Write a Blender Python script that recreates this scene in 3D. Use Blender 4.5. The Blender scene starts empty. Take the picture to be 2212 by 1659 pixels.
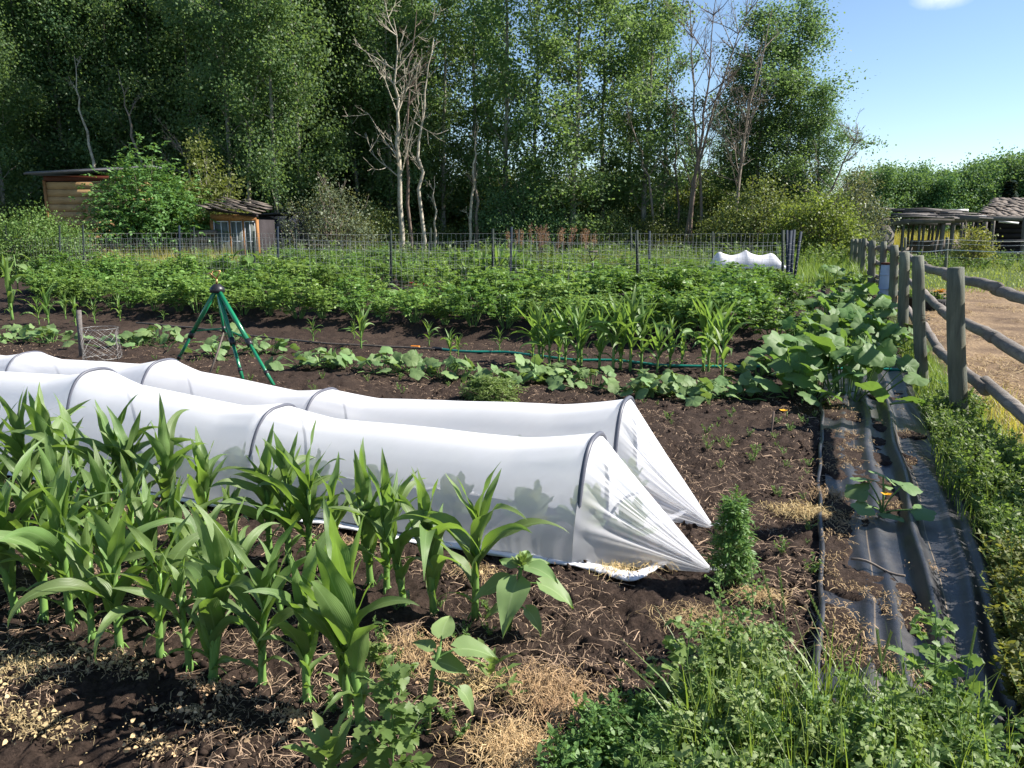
import bpy, math, random
import numpy as np
from mathutils import Vector, Matrix

sc = bpy.context.scene
col = sc.collection
R_ = math.radians
PI = math.pi

# ------------------------------------------------------------------ camera model (photo view is 2212 x 1659)
FPX = 1671.0
PITCH = R_(11.4)
CAMH = 1.6
CP, SP = math.cos(PITCH), math.sin(PITCH)


def ray(u, v):
    a = (u - 1106.0) / FPX
    b = (829.5 - v) / FPX
    return a, CP + b * SP, -SP + b * CP


def G(u, v, z=0.0):
    """where the sight line through photo point (u, v) meets the level z"""
    x, y, d = ray(u, v)
    t = (z - CAMH) / d
    return x * t, y * t


def AT(u, v, Y):
    """the point at depth Y on the sight line through photo point (u, v)"""
    x, y, d = ray(u, v)
    t = Y / y
    return x * t, Y, CAMH + d * t


def pix(x, y, z):
    """photo coordinates of a world point (used to number things from left to right)"""
    dz = z - CAMH
    f = y * CP - dz * SP
    up = y * SP + dz * CP
    return 1106 + FPX * x / f, 829.5 - FPX * up / f


E1 = np.array([0.929, -0.371])       # along the garden rows (to the right, nearer)
E2 = np.array([0.371, 0.929])        # across the rows (away)


def SR(s, r):
    return s * E1[0] + r * E2[0], s * E1[1] + r * E2[1]


def toSR(x, y):
    return x * E1[0] + y * E1[1], x * E2[0] + y * E2[1]


# ------------------------------------------------------------------ numpy noise
def _hash(ix, iy, seed):
    with np.errstate(over='ignore'):
        h = (ix.astype(np.int64) * 374761393 + iy.astype(np.int64) * 668265263 + seed * 974634721) & 0xffffffff
        h = ((h ^ (h >> 13)) * 1274126177) & 0xffffffff
        h = (h ^ (h >> 16)) & 0xffff
    return h / 65535.0


def vnoise(x, y, seed=0):
    x = np.asarray(x, float); y = np.asarray(y, float)
    ix = np.floor(x); iy = np.floor(y)
    fx = x - ix; fy = y - iy
    fx = fx * fx * (3 - 2 * fx); fy = fy * fy * (3 - 2 * fy)
    a = _hash(ix, iy, seed); b = _hash(ix + 1, iy, seed)
    c = _hash(ix, iy + 1, seed); d = _hash(ix + 1, iy + 1, seed)
    return (a * (1 - fx) + b * fx) * (1 - fy) + (c * (1 - fx) + d * fx) * fy


def fbm(x, y, seed=0, octv=4, gain=0.5):
    t = 0; a = 1; n = 0
    for k in range(octv):
        t = t + a * vnoise(np.asarray(x) * 2 ** k + 17.3 * k, np.asarray(y) * 2 ** k - 9.1 * k, seed + k)
        n += a; a *= gain
    return t / n


def sstep(a, b, x):
    t = np.clip((np.asarray(x, float) - a) / (b - a), 0, 1)
    return t * t * (3 - 2 * t)


# ------------------------------------------------------------------ geometry collector
class Geo:
    def __init__(self):
        self.V = []; self.F3 = []; self.F4 = []; self.n = 0; self.uv = []; self.has_uv = False

    def add(self, V, F4=None, F3=None, uv=None):
        V = np.asarray(V, float).reshape(-1, 3)
        if F4 is not None and len(F4): self.F4.append(np.asarray(F4, np.int64).reshape(-1, 4) + self.n)
        if F3 is not None and len(F3): self.F3.append(np.asarray(F3, np.int64).reshape(-1, 3) + self.n)
        if uv is None: uv = np.zeros((len(V), 2))
        else: self.has_uv = True
        self.uv.append(np.asarray(uv, float).reshape(-1, 2))
        self.V.append(V); self.n += len(V)

    def tube(self, pts, rad, n=8, cap=True, ph=0.0, wob=None, sq=1.0):
        pts = np.asarray(pts, float); m = len(pts)
        rad = np.full(m, rad, float) if np.isscalar(rad) else np.asarray(rad, float)
        T = np.gradient(pts, axis=0)
        T /= np.linalg.norm(T, axis=1)[:, None] + 1e-9
        ref = np.array([0, 0, 1.0]) if abs(T[0][2]) < 0.9 else np.array([1.0, 0, 0])
        A = np.cross(T, ref); A /= np.linalg.norm(A, axis=1)[:, None] + 1e-9
        B = np.cross(T, A) * sq
        th = np.arange(n) * 2 * PI / n + ph
        rr = rad[:, None] * (np.ones(n) if wob is None else wob)
        V = pts[:, None, :] + rr[..., None] * (np.cos(th)[None, :, None] * A[:, None, :] + np.sin(th)[None, :, None] * B[:, None, :])
        i = np.arange(m - 1)[:, None] * n; j = np.arange(n)[None, :]; k = (j + 1) % n
        F = np.stack([i + j, i + k, i + n + k, i + n + j], -1).reshape(-1, 4)
        base = self.n
        L = np.repeat(np.linspace(0, 1, m), n); U = np.tile(np.arange(n) / n, m)
        self.add(V.reshape(-1, 3), F, uv=np.stack([U, L], -1))
        if cap and n > 2:
            V2 = [pts[0], pts[-1]]
            self.add(V2)
            c0 = self.n - 2; c1 = self.n - 1
            jj = np.arange(n); kk = (jj + 1) % n
            self.F3.append(np.stack([np.full(n, c0), base + kk, base + jj], -1))
            self.F3.append(np.stack([np.full(n, c1), base + (m - 1) * n + jj, base + (m - 1) * n + kk], -1))

    def box(self, c, size, rot=0.0, tilt=None):
        x, y, z = [q / 2 for q in size]
        V = np.array([[-x, -y, -z], [x, -y, -z], [x, y, -z], [-x, y, -z], [-x, -y, z], [x, -y, z], [x, y, z], [-x, y, z]])
        if tilt is not None:
            V = V @ np.array(tilt.to_3x3() if hasattr(tilt, 'to_3x3') else tilt).T
        cr, s_ = math.cos(rot), math.sin(rot)
        V = V @ np.array([[cr, s_, 0], [-s_, cr, 0], [0, 0, 1]])
        F = [[0, 3, 2, 1], [4, 5, 6, 7], [0, 1, 5, 4], [1, 2, 6, 5], [2, 3, 7, 6], [3, 0, 4, 7]]
        self.add(V + np.array(c), F)

    def bar(self, a, b, w, h, up=(0, 0, 1)):
        """a rectangular bar from a to b"""
        a = np.array(a, float); b = np.array(b, float); d = b - a; L = np.linalg.norm(d); d /= L
        s_ = np.cross(d, np.array(up, float)); s_ /= np.linalg.norm(s_) + 1e-9; t = np.cross(s_, d)
        V = []
        for e in (a, b):
            for p, q in ((-1, -1), (1, -1), (1, 1), (-1, 1)):
                V.append(e + s_ * p * w / 2 + t * q * h / 2)
        F = [[0, 1, 2, 3], [7, 6, 5, 4], [0, 4, 5, 1], [1, 5, 6, 2], [2, 6, 7, 3], [3, 7, 4, 0]]
        self.add(V, F)

    def inst(self, T, F4, F3, R, t, s, uvT=None):
        """copies of template T (k,3) by rotations R (N,3,3), places t (N,3), sizes s (N,) or (N,3)"""
        N = len(t); k = len(T)
        s = np.asarray(s, float)
        TT = T[None] * (s[:, None, None] if s.ndim == 1 else s[:, None, :])
        V = np.einsum('nij,nkj->nki', R, TT) + t[:, None, :]
        off = (np.arange(N) * k)[:, None, None]
        f4 = (np.asarray(F4)[None] + off).reshape(-1, 4) if F4 is not None and len(F4) else None
        f3 = (np.asarray(F3)[None] + off).reshape(-1, 3) if F3 is not None and len(F3) else None
        self.add(V.reshape(-1, 3), f4, f3, None if uvT is None else np.tile(uvT, (N, 1)))

    def arrays(self):
        V = np.concatenate(self.V) if self.V else np.zeros((0, 3))
        F4 = np.concatenate(self.F4) if self.F4 else np.zeros((0, 4), np.int64)
        F3 = np.concatenate(self.F3) if self.F3 else np.zeros((0, 3), np.int64)
        return V, F4, F3

    def mesh(self, name, mat=None, smooth=False, attr=None):
        V, F4, F3 = self.arrays()
        me = bpy.data.meshes.new(name)
        me.vertices.add(len(V)); me.vertices.foreach_set('co', V.astype(np.float32).ravel())
        loops = np.concatenate([F4.ravel(), F3.ravel()]).astype(np.int32)
        me.loops.add(len(loops)); me.loops.foreach_set('vertex_index', loops)
        nf = len(F4) + len(F3)
        st = np.concatenate([np.arange(len(F4)) * 4, len(F4) * 4 + np.arange(len(F3)) * 3]).astype(np.int32)
        me.polygons.add(nf); me.polygons.foreach_set('loop_start', st)
        if smooth: me.polygons.foreach_set('use_smooth', np.ones(nf, bool))
        if self.has_uv:
            uv = np.concatenate(self.uv)
            l = me.uv_layers.new(name='UVMap'); l.data.foreach_set('uv', uv[loops].astype(np.float32).ravel())
        if attr:
            for k, a in attr.items():
                q = me.attributes.new(k, 'FLOAT', 'POINT'); q.data.foreach_set('value', np.asarray(a, np.float32))
        me.update(calc_edges=True)
        if mat: me.materials.append(mat)
        return me

    def build(self, name, mat, parent=None, smooth=False, attr=None):
        return obj(name, self.mesh(name, mat, smooth, attr), parent)


def obj(name, me, parent=None):
    o = bpy.data.objects.new(name, me); col.objects.link(o)
    if parent is not None: o.parent = parent
    return o


def tag(o, label=None, cat=None, group=None, kind=None):
    if label:
        n = len(label.split()); assert 4 <= n <= 16, (n, label)
        o['label'] = label
    if cat: o['category'] = cat
    if group: o['group'] = group
    if kind: o['kind'] = kind
    return o


def thing(name, label, cat, loc=(0, 0, 0), rot=0.0, group=None):
    o = bpy.data.objects.new(name, None); col.objects.link(o)
    o.empty_display_size = 0.1
    o.location = loc; o.rotation_euler = (0, 0, rot)
    return tag(o, label, cat, group)


def dup(root, loc, rot=0.0, label=None, group=None, scale=1.0):
    r = root.copy(); col.objects.link(r)
    r.location = loc; r.rotation_euler = (0, 0, rot)
    r.scale = (scale, scale, scale) if np.isscalar(scale) else scale
    if label: tag(r, label)
    if group: r['group'] = group
    for ch in list(root.children):
        c = ch.copy(); col.objects.link(c); c.parent = r
        for g in list(ch.children):
            d = g.copy(); col.objects.link(d); d.parent = c
    return r


_ones = 'first second third fourth fifth sixth seventh eighth ninth tenth eleventh twelfth thirteenth fourteenth fifteenth sixteenth seventeenth eighteenth nineteenth'.split()
_tens = {20: 'twent', 30: 'thirt', 40: 'fort', 50: 'fift', 60: 'sixt'}


def ordn(k):
    if k < 20: return _ones[k - 1]
    t, o = k // 10 * 10, k % 10
    return _tens[t] + 'ieth' if o == 0 else _tens[t] + 'y-' + _ones[o - 1]


def rank(k, n):
    """k-th of n counted from the nearer end of the row, in words"""
    if k == 0: return 'leftmost'
    if k == n - 1: return 'rightmost'
    if k < n / 2: return ordn(k + 1) + ' from the left'
    return ordn(n - k) + ' from the right'


def unit(v):
    v = np.asarray(v, float)
    return v / (np.linalg.norm(v, axis=-1, keepdims=True) + 1e-9)


def frames(D, U):
    """rotation matrices whose Y axis is D and whose Z axis leans to U"""
    Y = unit(D); X = unit(np.cross(Y, U)); Z = np.cross(X, Y)
    return np.stack([X, Y, Z], -1)


# leaf templates: base at the origin, length along +Y, face up +Z
T_DIA = np.array([[0, 0, 0], [.42, .45, .05], [0, 1, 0], [-.42, .45, .05]]); F_DIA = [[0, 1, 2, 3]]
T_OVA = np.array([[0, 0, 0], [.30, .28, .07], [.30, .62, .05], [0, 1, -.08], [-.30, .62, .05], [-.30, .28, .07], [0, .5, 0]])
F_OVA = [[0, 1, 2, 6], [6, 2, 3, 4], [0, 6, 4, 5]]
T_TOO = np.array([[0, 0, 0], [.1, .12, .02], [.38, .22, .06], [.27, .36, .04], [.36, .5, .05], [.2, .62, .02], [.22, .78, .02], [0, 1, -.1],
                  [-.22, .78, .02], [-.2, .62, .02], [-.36, .5, .05], [-.27, .36, .04], [-.38, .22, .06], [-.1, .12, .02], [0, .3, 0], [0, .6, 0]])
F_TOO = [[0, 1, 2, 14], [14, 2, 3, 4], [14, 4, 5, 15], [15, 5, 6, 7], [15, 7, 8, 9], [14, 15, 9, 10], [14, 10, 11, 12], [0, 14, 12, 13]]
T_NAR = np.array([[0, 0, 0], [.13, .35, .03], [.10, .7, .0], [0, 1, -.06], [-.10, .7, .0], [-.13, .35, .03]]); F_NAR = [[0, 1, 4, 5], [1, 2, 3, 4]]
# ------------------------------------------------------------------ materials
def new_mat(name):
    m = bpy.data.materials.new(name); m.use_nodes = True
    nt = m.node_tree; nt.nodes.clear()
    out = nt.nodes.new('ShaderNodeOutputMaterial')
    return m, nt, out


def N(nt, kind, **kw):
    n = nt.nodes.new(kind)
    for k, v in kw.items():
        if k.startswith('in_'):
            key = k[3:]
            n.inputs[int(key) if key.isdigit() else key.replace('_', ' ')].default_value = v
        else:
            setattr(n, k, v)
    return n


def L(nt, a, b): nt.links.new(a, b)


def mixc(nt, f, a, b, blend='MIX'):
    n = nt.nodes.new('ShaderNodeMix'); n.data_type = 'RGBA'; n.blend_type = blend
    for i, x in ((0, f), (6, a), (7, b)):
        if hasattr(x, 'links'): nt.links.new(x, n.inputs[i])
        elif isinstance(x, (int, float)): n.inputs[i].default_value = x
        else: n.inputs[i].default_value = (*x, 1) if len(x) == 3 else x
    return n.outputs[2]


def ramp(nt, src, stops):
    r = nt.nodes.new('ShaderNodeValToRGB'); nt.links.new(src, r.inputs[0])
    e = r.color_ramp.elements
    while len(e) < len(stops): e.new(0.5)
    for q, (p, c) in zip(e, stops):
        q.position = p; q.color = (*c, 1) if not isinstance(c, (int, float)) else (c, c, c, 1)
    return r.outputs[0]


def noise(nt, scale, detail=4, rough=.6, vec=None, dist=0.0):
    n = N(nt, 'ShaderNodeTexNoise', in_Scale=scale, in_Detail=detail, in_Roughness=rough, in_Distortion=dist)
    if vec is not None: nt.links.new(vec, n.inputs['Vector'])
    return n.outputs['Fac']


def objco(nt, scale=None, gen='Object'):
    tc = nt.nodes.new('ShaderNodeTexCoord'); o = tc.outputs[gen]
    if scale:
        mp = N(nt, 'ShaderNodeMapping'); mp.inputs['Scale'].default_value = scale
        nt.links.new(o, mp.inputs['Vector']); o = mp.outputs[0]
    return o


def foliage(name, c1, c2, trans=.35, tcol=None, rough=.5, spec=.3, c3=None, vein=None):
    """leaf: glossy front, light shining through; every leaf its own shade"""
    lift = lambda c: (c[0] * 1.42, c[1] * 1.2, c[2] * 1.3)
    if name not in ('aspen leaf', 'darker aspen leaf', 'straw', 'golden straw', 'dry leaf', 'grey straw', 'dead seed head', 'spruce needle', 'distant leaf'): c1, c2 = lift(c1), lift(c2)
    m, nt, out = new_mat(name)
    geo = N(nt, 'ShaderNodeNewGeometry'); oi = N(nt, 'ShaderNodeObjectInfo')
    base = mixc(nt, geo.outputs['Random Per Island'], c1, c2)
    if c3 is not None:
        mm = N(nt, 'ShaderNodeMath', operation='GREATER_THAN', in_1=.93); L(nt, geo.outputs['Random Per Island'], mm.inputs[0])
        base = mixc(nt, mm.outputs[0], base, c3)
    hs = N(nt, 'ShaderNodeHueSaturation')
    mr = N(nt, 'ShaderNodeMapRange', in_3=.78, in_4=1.22); L(nt, oi.outputs['Random'], mr.inputs[0])
    mh = N(nt, 'ShaderNodeMath', operation='MULTIPLY_ADD', in_1=37.7, in_2=0.0); L(nt, oi.outputs['Random'], mh.inputs[0])
    fr = N(nt, 'ShaderNodeMath', operation='FRACT'); L(nt, mh.outputs[0], fr.inputs[0])
    mr2 = N(nt, 'ShaderNodeMapRange', in_3=.485, in_4=.515); L(nt, fr.outputs[0], mr2.inputs[0])
    L(nt, mr.outputs[0], hs.inputs['Value']); L(nt, mr2.outputs[0], hs.inputs['Hue']); L(nt, base, hs.inputs['Color'])
    c = hs.outputs[0]
    if vein:
        uv = N(nt, 'ShaderNodeUVMap'); sx = N(nt, 'ShaderNodeSeparateXYZ'); L(nt, uv.outputs[0], sx.inputs[0])
        f = ramp(nt, sx.outputs[0], [(0.0, 0.0), (.455, 0.0), (.5, .85), (.545, 0.0)])
        c = mixc(nt, f, c, vein)
    p = N(nt, 'ShaderNodeBsdfPrincipled', in_Roughness=rough); p.inputs['Specular IOR Level'].default_value = spec
    L(nt, c, p.inputs['Base Color'])
    if vein:
        w = N(nt, 'ShaderNodeTexWave', in_Scale=1.0); w.bands_direction = 'X'
        mp = N(nt, 'ShaderNodeMapping'); mp.inputs['Scale'].default_value = (4.5, 0, 0); L(nt, uv.outputs[0], mp.inputs[0]); L(nt, mp.outputs[0], w.inputs['Vector'])
        bp = N(nt, 'ShaderNodeBump', in_Strength=.22 if 'corn' in name else 0.0, in_Distance=.003); L(nt, w.outputs['Fac'], bp.inputs['Height']); L(nt, bp.outputs[0], p.inputs['Normal'])
    tr = N(nt, 'ShaderNodeBsdfTranslucent')
    tc = tcol or (min(1, c1[0] * 3.2 + .03), min(1, c1[1] * 2.6), c1[2] * 1.1)
    tm = mixc(nt, .35, tc, c); L(nt, tm, tr.inputs['Color'])
    mx = N(nt, 'ShaderNodeMixShader', in_Fac=trans); L(nt, p.outputs[0], mx.inputs[1]); L(nt, tr.outputs[0], mx.inputs[2])
    L(nt, mx.outputs[0], out.inputs[0])
    return m


def plain(name, c, rough=.6, spec=.4, metal=0.0, c2=None, scale=20, bump=0.0, stretch=None, detail=5):
    m, nt, out = new_mat(name)
    p = N(nt, 'ShaderNodeBsdfPrincipled', in_Roughness=rough, in_Metallic=metal); p.inputs['Specular IOR Level'].default_value = spec
    if c2 is None: c2 = tuple(q * .7 for q in c)
    co = objco(nt, stretch)
    nz = noise(nt, scale, detail, .65, co)
    f = ramp(nt, nz, [(.32, 0.0), (.68, 1.0)])
    L(nt, mixc(nt, f, c, c2), p.inputs['Base Color'])
    if bump:
        b = N(nt, 'ShaderNodeBump', in_Strength=bump, in_Distance=.01); L(nt, nz, b.inputs['Height']); L(nt, b.outputs[0], p.inputs['Normal'])
    L(nt, p.outputs[0], out.inputs[0])
    return m


M = {}
M['corn'] = foliage('corn leaf', (.075, .145, .04), (.102, .18, .055), .36, (.34, .56, .05), .44, .45, vein=(.22, .32, .13))
M['corn_far'] = foliage('corn leaf pale', (.075, .17, .035), (.11, .21, .05), .38, (.32, .5, .06), .42, .4, vein=(.22, .32, .13))
M['stalk'] = plain('corn stalk', (.16, .27, .065), .4, .4, c2=(.10, .2, .05), scale=9, stretch=(1, 1, .25))
M['potato'] = foliage('potato leaf', (.07, .155, .03), (.115, .215, .045), .33, (.27, .46, .05), .48, .35)
M['potato_pale'] = foliage('potato leaf pale', (.085, .19, .04), (.14, .25, .06), .35, (.33, .5, .07), .5, .3)
M['bean'] = foliage('dense green leaf', (.045, .115, .028), (.085, .17, .04), .3, None, .5, .3)
M['stem'] = plain('green stem', (.13, .23, .06), .5, .3)
M['cuke'] = foliage('cucumber leaf', (.09, .175, .06), (.14, .235, .085), .25, (.3, .46, .06), .55, .25, c3=(.19, .27, .06))
M['pumpkin'] = foliage('pumpkin leaf', (.07, .155, .045), (.12, .21, .07), .3, (.26, .45, .04), .55, .28, c3=(.16, .3, .04))
M['sunfl'] = foliage('sunflower leaf', (.10, .19, .065), (.15, .25, .09), .3, (.34, .52, .06), .5, .3, vein=(.27, .36, .16))
M['brass'] = foliage('cabbage leaf', (.17, .25, .14), (.23, .31, .19), .2, None, .5, .3)
M['weed'] = foliage('weed leaf', (.075, .145, .036), (.13, .215, .062), .36, (.30, .46, .06), .5, .3)
M['weed_l'] = foliage('pale weed leaf', (.10, .165, .055), (.16, .235, .085), .36, (.34, .48, .08), .5, .3)
M['weed_d'] = foliage('dark weed leaf', (.05, .12, .03), (.085, .17, .045), .35, None, .5, .3)
M['weed_y'] = foliage('yellowish weed leaf', (.085, .135, .035), (.14, .18, .055), .35, None, .55, .25)
M['mari'] = foliage('marigold leaf', (.065, .17, .04), (.11, .23, .06), .3, None, .5, .3)
M['grass'] = foliage('grass blade', (.075, .16, .03), (.14, .22, .05), .35, None, .45, .35)
M['grass_y'] = foliage('yellow grass blade', (.16, .21, .045), (.24, .25, .07), .35, None, .5, .3)
M['lawn'] = foliage('lawn blade', (.11, .2, .045), (.17, .26, .06), .3, None, .5, .3)
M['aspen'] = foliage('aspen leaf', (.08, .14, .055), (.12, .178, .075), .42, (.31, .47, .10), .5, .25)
M['aspen_d'] = foliage('darker aspen leaf', (.07, .132, .058), (.108, .168, .077), .42, (.28, .45, .11), .5, .25)  # slightly darker leaf tone, for alternate aspens and one bush
M['elder'] = foliage('elder leaf', (.05, .14, .035), (.085, .19, .055), .3, None, .45, .4)
M['yellowtree'] = foliage('yellowish leaf', (.085, .135, .03), (.125, .175, .045), .35, (.3, .36, .05), .5, .35)
M['shrub'] = foliage('shrub leaf', (.055, .105, .03), (.10, .15, .045), .33, None, .5, .35)
M['shrub_l'] = foliage('light shrub leaf', (.078, .145, .034), (.125, .195, .05), .4, (.32, .42, .05), .5, .3)
M['willow'] = foliage('grey green leaf', (.062, .10, .052), (.10, .145, .078), .3, None, .5, .35)
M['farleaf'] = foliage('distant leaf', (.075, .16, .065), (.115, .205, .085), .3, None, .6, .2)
M['spruce'] = foliage('spruce needle', (.02, .045, .032), (.035, .065, .045), .15, None, .6, .2)
M['dock'] = foliage('dead seed head', (.17, .10, .06), (.27, .17, .10), .3, (.3, .17, .08), .7, .1)
M['straw'] = foliage('straw', (.34, .23, .115), (.54, .39, .21), .15, (.5, .36, .18), .6, .25)
M['straw_b'] = foliage('golden straw', (.44, .31, .14), (.66, .50, .27), .15, (.55, .36, .14), .6, .25)
M['chaff'] = foliage('dry leaf', (.36, .26, .14), (.54, .41, .23), .15, (.5, .4, .22), .7, .15)
M['chaff_d'] = foliage('grey straw', (.22, .16, .105), (.46, .34, .22), .1, (.3, .24, .15), .7, .15)
M['yellow'] = plain('yellow petal', (.75, .42, .02), .5, .3, c2=(.7, .3, .01))
M['redf'] = plain('red petal', (.45, .05, .03), .5, .3)
M['bark'] = plain('aspen bark', (.33, .31, .25), .8, .2, c2=(.10, .095, .08), scale=2.2, bump=.5, stretch=(3, 3, 1.0))
M['bark_d'] = plain('dark bark', (.17, .155, .125), .85, .2, c2=(.07, .06, .05), scale=3, bump=.5, stretch=(3, 3, .8))  # darker bark tone of the distant trees and spruces
M['birch'] = plain('white birch bark', (.52, .47, .38), .7, .2, c2=(.24, .2, .15), scale=2.5, bump=.4, stretch=(2, 2, 2.5))
M['dead'] = plain('dead grey wood', (.26, .22, .18), .85, .2, c2=(.14, .11, .09), scale=4, bump=.5, stretch=(3, 3, .6))
M['deadpink'] = plain('dead reddish wood', (.22, .16, .13), .85, .2, c2=(.10, .075, .06), scale=4, bump=.5, stretch=(3, 3, .6))


def wood(name, c, c2, gap=None, axis=2, rough=.8):
    m, nt, out = new_mat(name)
    p = N(nt, 'ShaderNodeBsdfPrincipled', in_Roughness=rough); p.inputs['Specular IOR Level'].default_value = .2
    st = [14, 14, 14]; st[axis] = 1.2
    a = noise(nt, 1.6, 6, .7, objco(nt, tuple(st)), .6)
    b = noise(nt, 1.3, 3, .5, objco(nt))
    k = mixc(nt, ramp(nt, a, [(.3, 0.0), (.7, 1.0)]), c, c2)
    k = mixc(nt, ramp(nt, b, [(.4, 0.0), (.65, .5)]), k, tuple(q * .55 for q in c2))
    L(nt, k, p.inputs['Base Color'])
    bp = N(nt, 'ShaderNodeBump', in_Strength=.9, in_Distance=.02); L(nt, a, bp.inputs['Height']); L(nt, bp.outputs[0], p.inputs['Normal'])
    L(nt, p.outputs[0], out.inputs[0])
    return m


M['post'] = wood('weathered post', (.22, .225, .175), (.095, .10, .08))
M['rail'] = wood('weathered rail', (.30, .27, .235), (.15, .13, .115), axis=1)
M['greywood'] = wood('old grey board', (.22, .20, .185), (.11, .098, .092), axis=0)
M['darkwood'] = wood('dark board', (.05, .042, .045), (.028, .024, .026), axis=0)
M['plank'] = wood('yellow plank', (.52, .33, .16), (.40, .25, .12), axis=0)
M['orangewood'] = wood('orange board', (.42, .21, .08), (.30, .14, .055), axis=2)
M['redwood'] = plain('dark red trim', (.12, .035, .02), .7, .2)
M['shingle'] = wood('weathered shingle', (.24, .20, .165), (.085, .07, .06), axis=1)
M['roofmetal'] = plain('dull roof sheet', (.115, .125, .14), .6, .3, c2=(.07, .075, .085), scale=6)
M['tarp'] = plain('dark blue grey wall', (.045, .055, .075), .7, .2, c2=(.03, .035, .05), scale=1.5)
M['glass'] = plain('dusty glass', (.10, .115, .10), .35, .25, c2=(.17, .185, .17), scale=1.8)
M['whitepaint'] = plain('white painted wood', (.62, .64, .66), .6, .3, c2=(.45, .46, .48), scale=9)
M['whitemetal'] = plain('white metal strip', (.75, .76, .78), .5, .4)
M['steelpost'] = plain('dark blue steel', (.022, .034, .055), .7, .15, c2=(.014, .022, .032), scale=10)
M['greenpost'] = plain('dark green steel', (.026, .04, .034), .7, .15, c2=(.018, .026, .022), scale=10)
M['wire'] = plain('galvanised wire', (.50, .51, .50), .4, .5, metal=.5)
M['hoop'] = plain('grey plastic pipe', (.10, .105, .13), .45, .4, c2=(.08, .083, .105), scale=30)
M['greenpaint'] = plain('green enamel', (.012, .19, .085), .24, .6, c2=(.01, .15, .07), scale=12)
M['teal'] = plain('green hose rubber', (.012, .22, .16), .3, .5, c2=(.01, .17, .125), scale=30)
M['blackhose'] = plain('dusty black hose', (.06, .055, .05), .6, .3, c2=(.15, .12, .095), scale=22)
M['black'] = plain('black plastic', (.014, .014, .017), .4, .4, c2=(.022, .022, .025))
M['brassmetal'] = plain('brass', (.45, .28, .12), .35, .5, metal=.8)
M['orange'] = plain('orange plastic', (.8, .25, .02), .4, .4)
M['rubber'] = plain('tyre rubber', (.035, .034, .034), .75, .25, c2=(.06, .055, .05), scale=14, bump=.4)
M['bluewhite'] = plain('pale blue plastic', (.42, .5, .62), .5, .4, c2=(.34, .42, .55), scale=5)
M['mulch'] = plain('black plastic sheet', (.042, .042, .046), .45, .4, c2=(.065, .062, .06), scale=7, bump=.3)


def net_mat():
    m, nt, out = new_mat('white insect net')
    lw = N(nt, 'ShaderNodeLayerWeight', in_Blend=.42)
    df = N(nt, 'ShaderNodeBsdfDiffuse', in_Color=(.9, .905, .93, 1)); tl = N(nt, 'ShaderNodeBsdfTranslucent', in_Color=(.9, .905, .93, 1))
    mx = N(nt, 'ShaderNodeMixShader', in_Fac=.48); L(nt, df.outputs[0], mx.inputs[1]); L(nt, tl.outputs[0], mx.inputs[2])
    tp = N(nt, 'ShaderNodeBsdfTransparent')
    mr = N(nt, 'ShaderNodeMapRange', in_1=0.0, in_2=.75, in_3=.52, in_4=.98); L(nt, lw.outputs['Facing'], mr.inputs[0])
    nz = noise(nt, 3.0, 3, .6, objco(nt, (1, 3, 1)))
    ad = N(nt, 'ShaderNodeMath', operation='MULTIPLY_ADD', in_1=.16, in_2=-.08); L(nt, nz, ad.inputs[0])
    a2 = N(nt, 'ShaderNodeMath', operation='ADD', use_clamp=True); L(nt, mr.outputs[0], a2.inputs[0]); L(nt, ad.outputs[0], a2.inputs[1])
    mm = N(nt, 'ShaderNodeMixShader'); L(nt, a2.outputs[0], mm.inputs[0]); L(nt, tp.outputs[0], mm.inputs[1]); L(nt, mx.outputs[0], mm.inputs[2])
    L(nt, mm.outputs[0], out.inputs[0])
    return m


M['net'] = net_mat()


def hem_mat():
    m, nt, out = new_mat('folded white net')
    df = N(nt, 'ShaderNodeBsdfDiffuse', in_Color=(.82, .82, .85, 1)); tl = N(nt, 'ShaderNodeBsdfTranslucent', in_Color=(.82, .82, .85, 1))
    mx = N(nt, 'ShaderNodeMixShader', in_Fac=.25); L(nt, df.outputs[0], mx.inputs[1]); L(nt, tl.outputs[0], mx.inputs[2]); L(nt, mx.outputs[0], out.inputs[0])
    return m


M['hem'] = hem_mat()


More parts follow.
